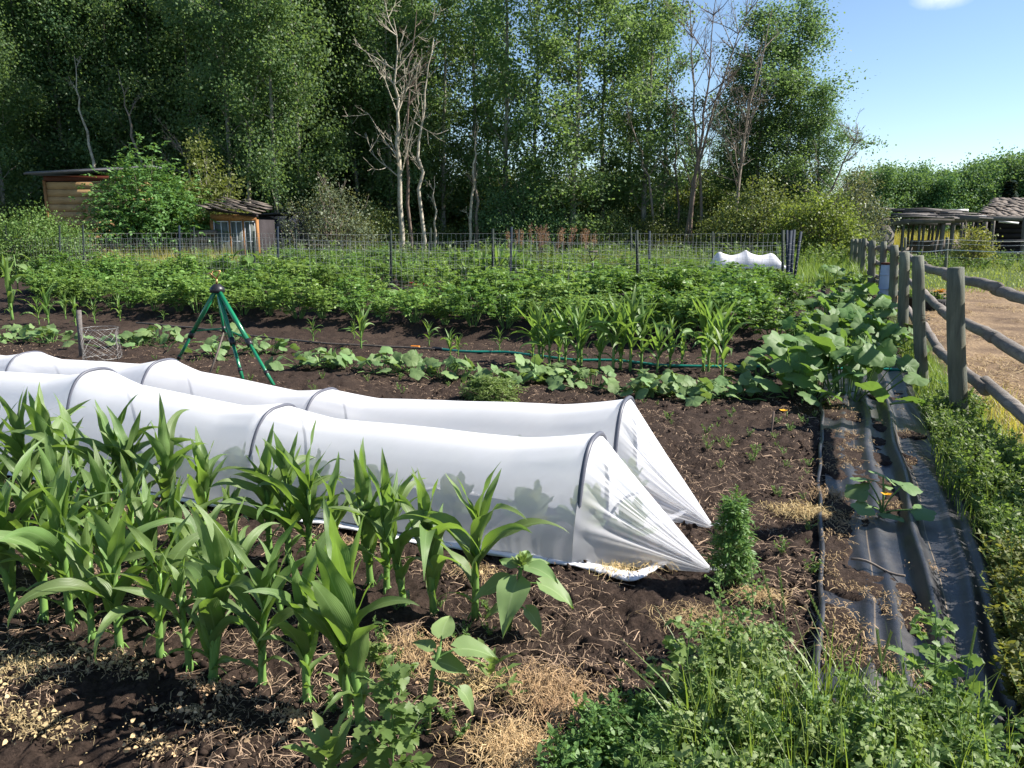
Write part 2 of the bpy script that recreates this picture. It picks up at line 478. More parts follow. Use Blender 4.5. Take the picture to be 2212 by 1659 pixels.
def soil_mat():
    m, nt, out = new_mat('garden soil')
    co = objco(nt)
    a = noise(nt, 55, 8, .72, co); b = noise(nt, 6.5, 5, .6, co); c = noise(nt, .7, 3, .5, co)
    k = mixc(nt, ramp(nt, a, [(.35, 0.0), (.66, 1.0)]), (.014, .0095, .0075), (.062, .043, .033))
    k = mixc(nt, ramp(nt, b, [(.35, 0.0), (.7, .55)]), k, (.030, .020, .0155))
    k = mixc(nt, ramp(nt, c, [(.45, 0.0), (.75, .35)]), k, (.085, .06, .045))
    # bits of chopped straw in the crumb
    v = N(nt, 'ShaderNodeTexVoronoi', in_Scale=60, in_Randomness=1.0); L(nt, co, v.inputs['Vector'])
    sx = N(nt, 'ShaderNodeSeparateColor'); L(nt, v.outputs['Color'], sx.inputs[0])
    g = N(nt, 'ShaderNodeMath', operation='GREATER_THAN', in_1=.86); L(nt, sx.outputs[0], g.inputs[0])
    d = N(nt, 'ShaderNodeMath', operation='LESS_THAN', in_1=.2); L(nt, v.outputs['Distance'], d.inputs[0])
    e = N(nt, 'ShaderNodeMath', operation='MULTIPLY'); L(nt, g.outputs[0], e.inputs[0]); L(nt, d.outputs[0], e.inputs[1])
    pt = ramp(nt, noise(nt, 2.3, 4, .6, co), [(.42, 0.0), (.62, 1.0)])
    e2 = N(nt, 'ShaderNodeMath', operation='MULTIPLY'); L(nt, e.outputs[0], e2.inputs[0]); L(nt, pt, e2.inputs[1])
    k = mixc(nt, e2.outputs[0], k, (.30, .21, .13))
    # what lies beyond the bed: paddock straw, grass roots
    at = N(nt, 'ShaderNodeAttribute', attribute_name='paddock'); ag = N(nt, 'ShaderNodeAttribute', attribute_name='turf')
    w = noise(nt, 30, 6, .75, objco(nt, (1, .35, 1)), .8); w2 = noise(nt, 1.1, 4, .6, co)
    ps = mixc(nt, ramp(nt, w, [(.36, 0.0), (.62, 1.0)]), (.13, .085, .055), (.36, .26, .155))
    ps = mixc(nt, ramp(nt, w2, [(.42, 0.0), (.66, .75)]), ps, (.075, .048, .035))
    k = mixc(nt, at.outputs['Fac'], k, ps)
    tf = mixc(nt, w, (.03, .05, .014), (.09, .12, .035))
    k = mixc(nt, ag.outputs['Fac'], k, tf)
    p = N(nt, 'ShaderNodeBsdfPrincipled', in_Roughness=.92); p.inputs['Specular IOR Level'].default_value = .12
    L(nt, k, p.inputs['Base Color'])
    bp = N(nt, 'ShaderNodeBump', in_Strength=.9, in_Distance=.016); L(nt, a, bp.inputs['Height'])
    L(nt, bp.outputs[0], p.inputs['Normal']); L(nt, p.outputs[0], out.inputs[0])
    return m


M['soil'] = soil_mat()
M['clod'] = plain('soil clod', (.05, .035, .027), .95, .1, c2=(.016, .011, .009), scale=30, bump=.8, detail=8)
M['field'] = plain('meadow ground', (.10, .13, .04), .9, .1, c2=(.06, .085, .025), scale=.8)


def fabric_mat():
    m, nt, out = new_mat('black landscape fabric')
    uv = N(nt, 'ShaderNodeUVMap'); sx = N(nt, 'ShaderNodeSeparateXYZ'); L(nt, uv.outputs[0], sx.inputs[0])
    co = objco(nt)
    dust = noise(nt, 5, 6, .65, co); fine = noise(nt, 170, 2, .5, co)
    k = mixc(nt, ramp(nt, dust, [(.40, 0.0), (.75, .5)]), (.014, .016, .021), (.075, .068, .062))
    k = mixc(nt, ramp(nt, fine, [(.4, 0.0), (.7, .3)]), k, (.07, .07, .075))
    # woven marker threads along the cloth
    f = ramp(nt, sx.outputs[0], [(.0, 0.0), (.292, 0.0), (.2955, .8), (.299, 0.0), (.672, 0.0), (.6755, .8), (.679, 0.0)])
    k = mixc(nt, f, k, (.33, .25, .16))
    p = N(nt, 'ShaderNodeBsdfPrincipled'); p.inputs['Specular IOR Level'].default_value = .5
    L(nt, k, p.inputs['Base Color']); L(nt, ramp(nt, dust, [(.3, .30), (.75, .55)]), p.inputs['Roughness'])
    bp = N(nt, 'ShaderNodeBump', in_Strength=.35, in_Distance=.004); L(nt, fine, bp.inputs['Height']); L(nt, bp.outputs[0], p.inputs['Normal'])
    L(nt, p.outputs[0], out.inputs[0])
    return m


M['fabric'] = fabric_mat()
# ------------------------------------------------------------------ camera, sky, sun
cd = bpy.data.cameras.new('camera'); cam = bpy.data.objects.new('camera', cd); col.objects.link(cam)
cam.location = (0, 0, CAMH); cam.rotation_euler = (PI / 2 - PITCH, 0, 0)
cd.sensor_width = 36; cd.lens = 36 * FPX / 2212; cd.clip_start = .05; cd.clip_end = 3000
sc.camera = cam

SUN_AZ = math.atan2(.998, .03); SUN_EL = R_(40)
sd = Vector((math.sin(SUN_AZ) * math.cos(SUN_EL), math.cos(SUN_AZ) * math.cos(SUN_EL), math.sin(SUN_EL)))
sl = bpy.data.lights.new('sun', 'SUN'); so = bpy.data.objects.new('sun', sl); col.objects.link(so)
sl.energy = 4.8; sl.angle = R_(.5); sl.color = (1, .94, .86)
so.rotation_euler = (-sd).to_track_quat('-Z', 'Y').to_euler(); so.location = (20, 5, 30)

w = bpy.data.worlds.new('World'); sc.world = w; w.use_nodes = True
nt = w.node_tree; nt.nodes.clear()
wo = nt.nodes.new('ShaderNodeOutputWorld'); bg = N(nt, 'ShaderNodeBackground', in_Strength=.072)
sky = N(nt, 'ShaderNodeTexSky', sky_type='NISHITA', sun_disc=False, sun_elevation=SUN_EL, sun_rotation=SUN_AZ, altitude=500, air_density=1.0, dust_density=.0, ozone_density=2.5)
# two wisps of cloud high in the sky
tc = nt.nodes.new('ShaderNodeTexCoord')
dirv = tc.outputs['Generated']
skyc = sky.outputs[0]
for (u, v, rad, seed) in ((2040, -8, .045, 1.0), (1590, -12, .02, 4.0)):
    d = Vector(ray(u, v)).normalized()
    dp = N(nt, 'ShaderNodeVectorMath', operation='SUBTRACT'); L(nt, dirv, dp.inputs[0]); dp.inputs[1].default_value = d
    sc_ = N(nt, 'ShaderNodeVectorMath', operation='MULTIPLY'); L(nt, dp.outputs[0], sc_.inputs[0]); sc_.inputs[1].default_value = (1, 1, 2.6)
    ln = N(nt, 'ShaderNodeVectorMath', operation='LENGTH'); L(nt, sc_.outputs[0], ln.inputs[0])
    mr = N(nt, 'ShaderNodeMapRange', in_1=rad, in_2=0.0, in_3=0.0, in_4=1.0); L(nt, ln.outputs['Value'], mr.inputs[0])
    nz = noise(nt, 22 + seed, 6, .65, dirv, .4)
    mu = N(nt, 'ShaderNodeMath', operation='MULTIPLY'); L(nt, mr.outputs[0], mu.inputs[0]); L(nt, nz, mu.inputs[1])
    f = ramp(nt, mu.outputs[0], [(.12, 0.0), (.62, .7)])
    skyc = mixc(nt, f, skyc, (9.0, 9.0, 9.0))
L(nt, skyc, bg.inputs[0]); L(nt, bg.outputs[0], wo.inputs[0])
sc.view_settings.view_transform = 'Standard'; sc.view_settings.look = 'None'
sc.view_settings.exposure = 1.28; sc.view_settings.gamma = 1.0
sc.cycles.max_bounces = 6; sc.cycles.diffuse_bounces = 3; sc.cycles.transmission_bounces = 4; sc.cycles.transparent_max_bounces = 12
sc.cycles.caustics_reflective = False; sc.cycles.caustics_refractive = False

# ------------------------------------------------------------------ lie of the land
POTATO_ROWS = [10.75, 12.15, 13.6, 15.0]


def fence_x(y): return 3.83 + .405 * (y - 6.42)


def fab_l(y): return 1.28 + .394 * (y - 2.96)


def fab_w(y): return .80 + .028 * (y - 2.5)


def Hlow(x, y):
    x = np.asarray(x, float); y = np.asarray(y, float)
    s, r = toSR(x, y)
    near = 1 - sstep(24, 34, y)
    h = .05 * (fbm(x * .8, y * .8, 3, 3) - .5) * near
    for q in POTATO_ROWS:
        h = h + .12 * np.exp(-((r - q) / .33) ** 2) * (1 - sstep(-1.2, .2, s)) * near
    fx = x - fab_l(y)
    fabm = sstep(-.25, 0, fx) * (1 - sstep(fab_w(y), fab_w(y) + .3, fx))
    h = h * (1 - .5 * fabm)
    return h


def Hz(x, y): return float(Hlow(x, y))


def in_fab(x, y):
    fx = x - fab_l(y)
    return (fx > -.02) & (fx < fab_w(y) + .02) & (y < 11.2)


def patches(x, y):
    """where soil has drifted over the cloth"""
    fx = (x - fab_l(y)) / fab_w(y)
    n = fbm(x * 3.1 + y * .6, y * 1.9, 41, 4)
    left = .19 * (1 - sstep(.10, .30, fx)) * (1 - sstep(7.0, 7.6, y))
    mid = .045 * np.exp(-((fx - .5 - .03 * np.sin(y * 2)) / .12) ** 2) + .02 * np.exp(-((fx - .82) / .09) ** 2)
    return sstep(.55, .62, n + left + mid) * (1 - sstep(7.2, 8, y))


def clods(x, y):
    a = fbm(x * 9, y * 9, 11, 3); b = fbm(x * 26, y * 26, 21, 3)
    c = np.abs(fbm(x * 15, y * 15, 31, 2) - .5) * 2
    return .07 * (a - .5) + .046 * (b - .5) - .026 * c


def ground():
    ys = [.5]
    while ys[-1] < 15: ys.append(ys[-1] * 1.0058 + .0008)
    while ys[-1] < 70: ys.append(ys[-1] * 1.022)
    ys = np.array(ys); ss = np.linspace(-1.0, 1.0, 560)
    X = ss[None, :] * (ys[:, None] * .98 + 1.0); Y = np.repeat(ys[:, None], len(ss), 1)
    s, r = toSR(X, Y)
    fx = X - fence_x(Y)
    garden = (1 - sstep(20, 26, Y)) * (1 - .75 * sstep(-.2, .3, fx))
    fo = X - fab_l(Y)
    onfab = sstep(-.01, .03, fo) * (1 - sstep(fab_w(Y) - .03, fab_w(Y) + .02, fo)) * (Y < 11.2)
    pt = patches(X, Y)
    h = Hlow(X, Y) + clods(X, Y) * garden * (1 - onfab) + onfab * (-.03 + pt * (.055 + .5 * clods(X, Y)))
    # edges sink below the meadow
    edge = np.maximum(sstep(.93, 1.0, np.abs(ss))[None, :] * np.ones_like(Y), sstep(58, 70, Y))
    edge = np.maximum(edge, 1 - sstep(.5, .65, Y))
    h = h - .3 * edge
    lawn = sstep(0, 1.2, (Y - 20 - .12 * (X - 10)) + 1.5 * (fbm(X * .7, Y * .7, 5, 3) - .5))
    paddock = sstep(.1, .5, fx + .5 * (fbm(X * 2, Y * 2, 9, 3) - .5)) * (1 - lawn * sstep(4, 7, X))
    turf = np.maximum(sstep(.0, .2, X - fab_l(Y) - fab_w(Y)) * (1 - paddock) * .8, sstep(25, 30, r)) * (1 - paddock)
    turf = np.maximum(turf, lawn * sstep(0, .5, fx))
    n, m = X.shape
    g = Geo()
    i = np.arange(n - 1)[:, None] * m; j = np.arange(m - 1)[None, :]
    F = np.stack([i + j, i + j + 1, i + m + j + 1, i + m + j], -1).reshape(-1, 4)
    g.add(np.stack([X, Y, h], -1).reshape(-1, 3), F)
    o = g.build('garden_soil', M['soil'], smooth=True, attr={'paddock': paddock.ravel(), 'turf': turf.ravel()})
    tag(o, kind='structure')
    g = Geo(); a = 900
    g.add([[-a, -a, -.16], [a, -a, -.16], [a, a, -.16], [-a, a, -.16]], [[0, 1, 2, 3]])
    tag(g.build('ground', M['field']), kind='structure')


ground()
NPR = np.random.default_rng(5)


def scatter(n, ymin, ymax, xs=.72, pw=1.0):
    """n points thinning out with distance, spread over the view"""
    y = ymin * (ymax / ymin) ** NPR.random(n)
    x = (NPR.random(n) * 2 - 1) * xs * (y + .5)
    return x, y


def soil_only(x, y):
    return (x < fab_l(y) - .03)


def soil_clods():
    # lumps of crumbly earth
    u = np.array([[0, 0, 1], [.9, 0, .45], [.28, .85, .45], [-.72, .53, .45], [-.72, -.53, .45], [.28, -.85, .45],
                  [.72, .53, -.45], [-.28, .85, -.45], [-.9, 0, -.45], [-.28, -.85, -.45], [.72, -.53, -.45], [0, 0, -1]], float)
    f = [[0, 1, 2], [0, 2, 3], [0, 3, 4], [0, 4, 5], [0, 5, 1], [1, 6, 2], [2, 7, 3], [3, 8, 4], [4, 9, 5], [5, 10, 1],
         [2, 6, 7], [3, 7, 8], [4, 8, 9], [5, 9, 10], [1, 10, 6], [6, 11, 7], [7, 11, 8], [8, 11, 9], [9, 11, 10], [10, 11, 6]]
    g = Geo()
    for k in range(12):
        x, y = scatter(1500, 1.5, 9)
        ok = (fbm(x * 2, y * 2, 77, 3) > .42) & (x < fence_x(y) - .3) & ~in_fab(x, y)
        x = x[ok]; y = y[ok]; n = len(x)
        T = u * (1 + .95 * (NPR.random((12, 1)) - .5))
        sz = .004 + .017 * NPR.random(n) ** 4
        s3 = sz[:, None] * (1 + .5 * (NPR.random((n, 3)) - .5)) * np.array([1.15, 1.0, .75])
        Rm = frames(unit(NPR.normal(size=(n, 3))), unit(NPR.normal(size=(n, 3))))
        z = Hlow(x, y) + clods(x, y) + sz * .25
        g.inst(T, None, f, Rm, np.stack([x, y, z], -1), s3)
    tag(g.build('soil_clods', M['clod'], smooth=False), 'crumbs and lumps of dark soil lying over the vegetable bed', 'soil', kind='stuff')


soil_clods()


def strands(g, x, y, z, length, width, n=5, curl=.55, lift=.012, rng=NPR):
    """thin curved ribbons lying on the ground"""
    N_ = len(x); a = rng.random(N_) * 2 * PI
    P = np.zeros((N_, n, 3)); P[:, 0] = np.stack([x, y, z], -1); W = np.zeros((N_, n, 3))
    st = length / (n - 1)
    for k in range(1, n):
        a = a + rng.normal(0, curl, N_) / n * 2
        d = np.stack([np.cos(a), np.sin(a), np.zeros(N_)], -1)
        P[:, k] = P[:, k - 1] + d * st[:, None]
        P[:, k, 2] = z + lift * rng.random(N_) * math.sin(k / (n - 1) * PI) + .004 * rng.random(N_)
        W[:, k] = np.stack([-np.sin(a), np.cos(a), rng.normal(0, .6, N_)], -1)
    W[:, 0] = W[:, 1]
    W = unit(W) * (width / 2)[:, None, None]
    V = np.stack([P - W, P + W], 2).reshape(N_, n * 2, 3)
    f = np.array([[2 * k, 2 * k + 1, 2 * k + 3, 2 * k + 2] for k in range(n - 1)])
    g.add(V.reshape(-1, 3), (f[None] + (np.arange(N_) * n * 2)[:, None, None]).reshape(-1, 4))


def straw_litter():
    g = Geo()
    x, y = scatter(42000, 1.5, 11)
    dens = fbm(x * 1.6, y * 1.6, 51, 3)
    ok = (x < fab_l(y) + .3) & (dens + .10 * NPR.random(len(x)) > .50)
    x, y = x[ok], y[ok]
    L_ = .02 + .11 * NPR.random(len(x)) ** 2.2; W_ = .0009 + .0024 * NPR.random(len(x)) ** 2.5
    W_ *= 1 + .12 * np.maximum(0, y - 2)
    strands(g, x, y, Hlow(x, y) + np.maximum(clods(x, y), -.012) + .006, L_, W_)
    tag(g.build('straw_litter', M['chaff_d']), 'thin dry stalks and straw strewn over the dark soil', 'straw', kind='stuff')
    # drifts of chopped straw on the black cloth
    g = Geo(); n = 9000
    y = 2.3 * (8.0 / 2.3) ** NPR.random(n); x = fab_l(y) + fab_w(y) * NPR.random(n)
    ok = patches(x, y) > .5; ok &= fbm(x * 5, y * 4, 61, 3) > .47
    x, y = x[ok], y[ok]
    strands(g, x, y, Hlow(x, y) + .032, .012 + .05 * NPR.random(len(x)) ** 2, .002 + .0022 * NPR.random(len(x)), lift=.01)
    tag(g.build('straw_drift', M['straw']), 'chopped straw drifted over the black landscape fabric', 'straw', kind='stuff')
    # straw strewn over the paddock
    g = Geo(); n = 30000
    y = 4.2 * (21 / 4.2) ** NPR.random(n); x = fence_x(y) + .25 + (7.5 + y * .25) * NPR.random(n)
    ok = fbm(x * 1.2, y * 1.0, 71, 4) > .44; x, y = x[ok], y[ok]
    strands(g, x, y, Hlow(x, y) + .008, .05 + .2 * NPR.random(len(x)) ** 1.6, .003 + .006 * NPR.random(len(x)), lift=.03)
    tag(g.build('paddock_straw', M['straw']), 'trampled straw covering the paddock behind the post fence', 'straw', kind='stuff')


straw_litter()

# heaps of pulled, dried weeds and onion tops: (u, v, rx, ry, strands, leaves, material, label)
HEAPS = [
    (1190, 1500, .17, .12, 330, 30, 'straw_b', 'golden tangle of dry roots in the middle of the bare foreground soil'),
    (1300, 1570, .26, .09, 300, 150, 'straw', 'long flattened heap of straw reaching to the bottom right weeds'),
    (1120, 1632, .17, .10, 520, 10, 'straw_b', 'knotted golden root tangle at the bottom edge of the picture'),
    (905, 1420, .17, .14, 230, 120, 'straw', 'yellowish wilted weed heap behind the small sunflower seedling'),
    (1010, 1480, .13, .08, 130, 60, 'straw', 'small pale straw heap right of the small sunflower seedling'),
    (60, 1450, .18, .10, 170, 200, 'chaff', 'pale wilted weed heap at the left edge below the corn'),
    (240, 1435, .2, .07, 120, 160, 'chaff', 'dry leaf drift in the shade under the front corn row'),
    (60, 1565, .22, .07, 130, 220, 'chaff', 'dry leaf drift in the lower left corner'),
    (420, 1555, .2, .04, 70, 150, 'chaff', 'thin streak of dry leaves in front of the corn'),
    (330, 1610, .13, .06, 40, 120, 'chaff', 'small drift of dry leaves at the bottom left'),
    (640, 1555, .09, .05, 40, 90, 'chaff', 'little heap of dry leaves left of the tall corn clump'),
    (450, 1490, .12, .05, 50, 100, 'chaff', 'dry leaf heap at the foot of the twin corn stalks'),
    (1335, 1235, .09, .05, 90, 12, 'straw_b', 'tuft of dry onion roots lying against the tunnel hem'),
    (1405, 1222, .06, .04, 70, 10, 'straw_b', 'tuft of dry roots beside the gathered tunnel end'),
    (1735, 1112, .2, .1, 280, 20, 'straw_b', 'golden straw tangle right of the feathery marigold'),
    (1640, 1290, .1, .06, 130, 10, 'straw', 'straw tuft among the weeds below the marigold'),
    (1530, 1350, .2, .1, 210, 30, 'straw', 'dry straw heap half hidden by the lambsquarters weeds'),
    (1030, 1240, .1, .05, 60, 90, 'straw', 'dry weed heap between the back corn row and tunnel'),
    (760, 1190, .1, .05, 60, 100, 'straw', 'pale dry weed heap at the hem of the front tunnel'),
    (200, 1190, .15, .06, 70, 100, 'straw', 'dry weed heap between the left corn plants'),
    (1800, 1075, .13, .09, 160, 30, 'straw', 'straw patch left of the young squash on the fabric'),
    (1995, 1235, .06, .05, 60, 6, 'chaff', 'dry curled leaf lying on the fabric ridge'),
]


def heaps():
    for (u, v, rx, ry, ns, nl, mt, lab) in HEAPS:
        nl = int(nl * 1.1); ns = int(ns * 1.3)
        x0, y0 = G(u, v); g = Geo(); rg = np.random.default_rng(int(u + v))
        ca, sa = E1
        p = rg.normal(size=(ns, 2)) * .5
        x = p[:, 0] * rx * ca - p[:, 1] * ry * sa; y = p[:, 0] * rx * sa + p[:, 1] * ry * ca
        hump = np.exp(-(p ** 2).sum(1)) * min(.045, ry * .35)
        zb = Hlow(x0 + x, y0 + y) - Hz(x0, y0) + np.maximum(0, clods(x0 + x, y0 + y)) + .006
        ch = mt == 'chaff'; strands(g, x, y, zb + hump * rg.random(ns), (.02 + .05 * rg.random(ns) ** 2) if ch else (.05 + .10 * rg.random(ns)), .001 + .002 * rg.random(ns) ** 2, 7, 1.7, .018 if ch else .03, rg)
        g2 = Geo()
        if nl:
            p = rg.normal(size=(nl, 2)) * .55
            x = p[:, 0] * rx * ca - p[:, 1] * ry * sa; y = p[:, 0] * rx * sa + p[:, 1] * ry * ca
            zb = Hlow(x0 + x, y0 + y) - Hz(x0, y0) + np.maximum(0, clods(x0 + x, y0 + y)) + .008 + .02 * rg.random(nl)
            D = rg.normal(size=(nl, 3)) * [1, 1, .4]; U = rg.normal(size=(nl, 3)) * .7 + [0, 0, 1]
            g2.inst(T_OVA * [1, 1, 2.2], F_OVA, None, frames(unit(D * [1, 1, .6]), unit(U)), np.stack([x, y, zb], -1), .006 + .019 * rg.random(nl) ** 2)
        t = thing('dry_weed_heap', lab, 'weed heap', (x0, y0, Hz(x0, y0)), 0, 'heaps of dried weeds on the soil')
        g.build('strands', M[mt], t)
        if nl: g2.build('dry_leaves', M['chaff'], t)


heaps()


# ------------------------------------------------------------------ black landscape fabric beside the post fence
def fabric():
    ys = np.concatenate([np.linspace(1.75, 8.5, 330), np.linspace(8.55, 11.2, 40)]); us = np.linspace(0, 1, 90)
    Y = np.repeat(ys[:, None], 90, 1); U = np.repeat(us[None, :], len(ys), 0)
    X = fab_l(Y) + U * fab_w(Y) + .02 * np.sin(Y * 1.7) + .012 * np.sin(Y * 4.1 + 1)
    w = .012 * np.sin(Y * 1.3)
    f = .0
    for c, a, sg, k, ph in ((.40, .042, .055, 1.1, 0), (.63, .085, .05, .8, 1.5), (.80, .03, .05, 1.5, 2), (.22, .03, .05, 1.3, 4), (.93, .03, .04, 1.0, 3)):
        f = f + a * np.exp(-((U - c - .05 * np.sin(Y * k + ph)) / sg) ** 2) * (.45 + .55 * vnoise(Y * 1.1 + ph * 7, Y * 0, 5)) * (1 - .5 * sstep(6, 9, Y))
    f = f + .014 * (fbm(X * 5, Y * 3, 15, 3) - .5)
    edge = np.minimum(U / .03, (1 - U) / .03).clip(0, 1)
    Z = Hlow(X, Y) + .002 + f * edge
    n, m = X.shape; g = Geo()
    i = np.arange(n - 1)[:, None] * m; j = np.arange(m - 1)[None, :]
    F = np.stack([i + j, i + j + 1, i + m + j + 1, i + m + j], -1).reshape(-1, 4)
    g.add(np.stack([X, Y, Z], -1).reshape(-1, 3), F, uv=np.stack([U, Y], -1).reshape(-1, 2))
    t = thing('landscape_fabric', 'black woven landscape fabric with long folds running beside the post fence', 'ground cloth')
    g.build('cloth', M['fabric'], t, smooth=True)
    # turned-up selvedge along the bed
    g = Geo(); yy = np.linspace(1.9, 7.3, 150)
    xa = fab_l(yy) + .01 * np.sin(yy * 2.3) + .006 * np.sin(yy * 9); z0 = Hlow(xa, yy)
    hh = .030 + .012 * np.sin(yy * 5) + .01 * np.sin(yy * 13)
    V = np.stack([np.stack([xa - .010, yy, z0 - .03], -1), np.stack([xa - .014, yy, z0 + hh], -1), np.stack([xa + .008, yy, z0 + hh + .002], -1), np.stack([xa + .012, yy, z0 - .02], -1)], 1)
    i = np.arange(149)[:, None] * 4; j = np.arange(3)[None, :]
    F = np.stack([i + j, i + j + 1, i + 5 + j, i + 4 + j], -1).reshape(-1, 4)
    g.add(V.reshape(-1, 3), F, uv=np.full((600, 2), .1))
    g.build('selvedge', M['fabric'], t, smooth=True)


fabric()
# ------------------------------------------------------------------ white net tunnels over hoops
def tunnel(r0, hoops, tip, label, smax, gathers, hemlen, inner=None):
    """hoops: (s, height, lean); tip: ground point (s, r) where the end is gathered"""
    t = thing('row_cover_tunnel', label, 'row cover', (0, 0, 0), 0, 'white net tunnels over the beds')
    hs = np.array([h[0] for h in hoops]); hh = np.array([h[1] for h in hoops]); o_ = np.argsort(hs)
    hs, hh = hs[o_], hh[o_]
    HW = .275

    def top(s):
        base = np.interp(s, hs, hh)
        k = np.searchsorted(hs, s).clip(1, len(hs) - 1)
        a = hs[k - 1]; b = hs[k]; q = ((s - a) / (b - a)).clip(0, 1)
        sag = 4 * q * (1 - q)
        sharp = np.minimum(1, sag * 1.6)
        return base - .06 * sharp * np.minimum(1, (b - a) / 1.5)

    def prof(a, H, W):
        """a runs 0..1 from the near hem over the top to the far hem"""
        th = PI * a
        c = np.cos(th); s_ = np.sin(th)
        y = -W * np.sign(c) * np.abs(c) ** .72
        z = H * s_ ** .80
        fl = np.maximum(0, np.abs(c) - .86) / .14
        y = y - np.sign(c) * fl ** 1.5 * .055
        return y, z

    ss = np.concatenate([np.linspace(smax, hs[-1] - .001, 190)])
    aa = np.linspace(0, 1, 57)
    S, A = np.meshgrid(ss, aa, indexing='ij')
    k = np.searchsorted(hs, S).clip(1, len(hs) - 1)
    q = ((S - hs[k - 1]) / (hs[k] - hs[k - 1])).clip(0, 1); mid = 4 * q * (1 - q)
    y, z = prof(A, top(S), HW + .012 - .02 * mid)
    # slack between the hoops: sides hang inwards, long shallow wrinkles
    wr = .004 * np.sin(A * 70 + 2 * np.sin(S * 2.1)) * np.exp(-((mid - .35) / .4) ** 2) * sstep(.15, .3, A) * (1 - sstep(.42, .6, A)) * fbm(S * 1.3, A * 4, 9, 2)
    slack = 1 - .06 * mid * np.sin(PI * A) ** .5
    y = y * slack; z = z + wr
    x_, y_ = SR(S, r0 + y)
    Z = np.maximum(z, 0) + Hlow(x_, y_) + .006
    g = Geo()

    def grid(X, Y, Zz):
        n, m = X.shape
        i = np.arange(n - 1)[:, None] * m; j = np.arange(m - 1)[None, :]
        g.add(np.stack([X, Y, Zz], -1).reshape(-1, 3), np.stack([i + j, i + m + j, i + m + j + 1, i + j + 1], -1).reshape(-1, 4))

    grid(x_, y_, Z)
    # gathered end: from the end hoop to the tip, with radiating pleats
    nb = 46; ac = np.linspace(0, 1, 181); B, AC = np.meshgrid(np.linspace(0, 1, nb), ac, indexing='ij')
    y0, z0 = prof(AC, hh[-1], HW + .012)
    st, rt = tip
    W = 1 - B
    yc = (rt - r0) * B ** 1.15
    draw = W ** 1.0
    ysec = y0 * (draw * (1 - .12 * np.sin(PI * B)) + .03 * B)
    zsec = z0 * (W ** 1.05 * (1 - .06 * np.sin(PI * B)) + .05 * B)
    pl = (.007 + .012 * (1 - B)) * np.sin(AC * 2 * PI * gathers + 3 * np.sin(AC * 9) + B * 1.5) * np.sin(PI * np.minimum(1, B * 1.02)) ** .6 * np.sin(PI * AC) ** .4
    pl = pl + .006 * np.sin(AC * 2 * PI * gathers * 2.3 + 1) * np.sin(PI * B)
    th = PI * AC
    ysec = ysec - pl * np.cos(th); zsec = np.maximum(zsec + pl * np.sin(th), .0)
    S2 = hs[-1] + (st - hs[-1]) * B + .0 * y0
    xb, yb = SR(S2, r0 + yc + ysec)
    grid(xb, yb, zsec + Hlow(xb, yb) + .006)
    # the loose tuft beyond the gather
    C, D = np.meshgrid(np.linspace(0, 1, 10), np.linspace(-1, 1, 15), indexing='ij')
    S3 = st + .10 * C; r3 = rt + D * (.012 + .06 * C)
    xt, yt = SR(S3, r3); grid(xt, yt, Hlow(xt, yt) + .02 + .03 * np.abs(np.sin(D * 7)) * C + .02 * C)
    g.build('net', M['net'], t, smooth=True)
    # rolled hem on the near side, lying on the soil, running out in a loose bow before the gather
    g = Geo(); n = 170
    sh = np.concatenate([np.linspace(smax, hs[-1] + .05, n), np.linspace(hs[-1] + .06, hs[-1] + hemlen, 60)])
    bow = sstep(hs[-1] + .0, hs[-1] + .35, sh)
    end = sstep(hs[-1] + .25, hs[-1] + hemlen, sh)
    rh = r0 - HW - .075 - .02 * np.sin(sh * 2.2) - .008 * np.sin(sh * 9) - .05 * bow + end ** 1.5 * .22
    for off, hgt in ((0, 1.0), (1, .6)):
        xx, yy = SR(sh, rh + .03 * off)
        zz = Hlow(xx, yy) + np.maximum(.0, .5 * clods(xx, yy)) + .014
        wob = 1 + .7 * (vnoise(np.arange(len(sh))[:, None] * .35 + 3 * off, np.arange(11)[None, :] * 1.3, 3) - .5)
        rad = (.016 + .012 * bow * (1 - end)) * (1 - .5 * end) * hgt
        g.tube(np.stack([xx, yy, zz], -1), rad * 1.7, 11, True, 0, wob, .24)
    g.build('hem', M['hem'], t, smooth=True)
    for (s, h, lean) in hoops:
        g = Geo(); a = np.linspace(0, 1, 41)
        y, z = -(HW + .006) * np.sign(np.cos(PI * a)) * np.abs(np.cos(PI * a)) ** .72, h * np.sin(PI * a) ** .80
        xx, yy = SR(s + lean * z, r0 + y)
        g.tube(np.stack([xx, yy, z + .004], -1), .013 if s == hoops[0][0] else .0095, 8)
        g.build('hoop', M['hoop'], t, smooth=True)
    if inner:
        g = Geo(); a = np.linspace(0, 1, 31); s, h, wd = inner
        xx, yy = SR(s - .1 * np.cos(PI * a) + .05, r0 - .02 - wd * np.cos(PI * a))
        g.tube(np.stack([xx, yy, h * np.sin(PI * a) ** .7 - .01], -1), .007, 8); g.build('inner_hoop', M['hoop'], t, smooth=True)
    return t


def mulch(r0, s0, s1, lab):
    a = np.linspace(s0, s1, 90); b = np.linspace(-.33, .33, 24); S, B = np.meshgrid(a, b, indexing='ij')
    x, y = SR(S, r0 + B); z = Hlow(x, y) + .021 + .02 * (fbm(x * 4, y * 4, 19, 3) - .5) + .012 * sstep(.6, .75, fbm(x * 3, y * 3, 29, 2))
    g = Geo(); i = np.arange(89)[:, None] * 24; j = np.arange(23)[None, :]
    g.add(np.stack([x, y, z], -1).reshape(-1, 3), np.stack([i + j, i + 24 + j, i + 25 + j, i + j + 1], -1).reshape(-1, 4))
    tag(g.build('plastic_mulch', M['mulch'], smooth=True), lab, 'mulch sheet')


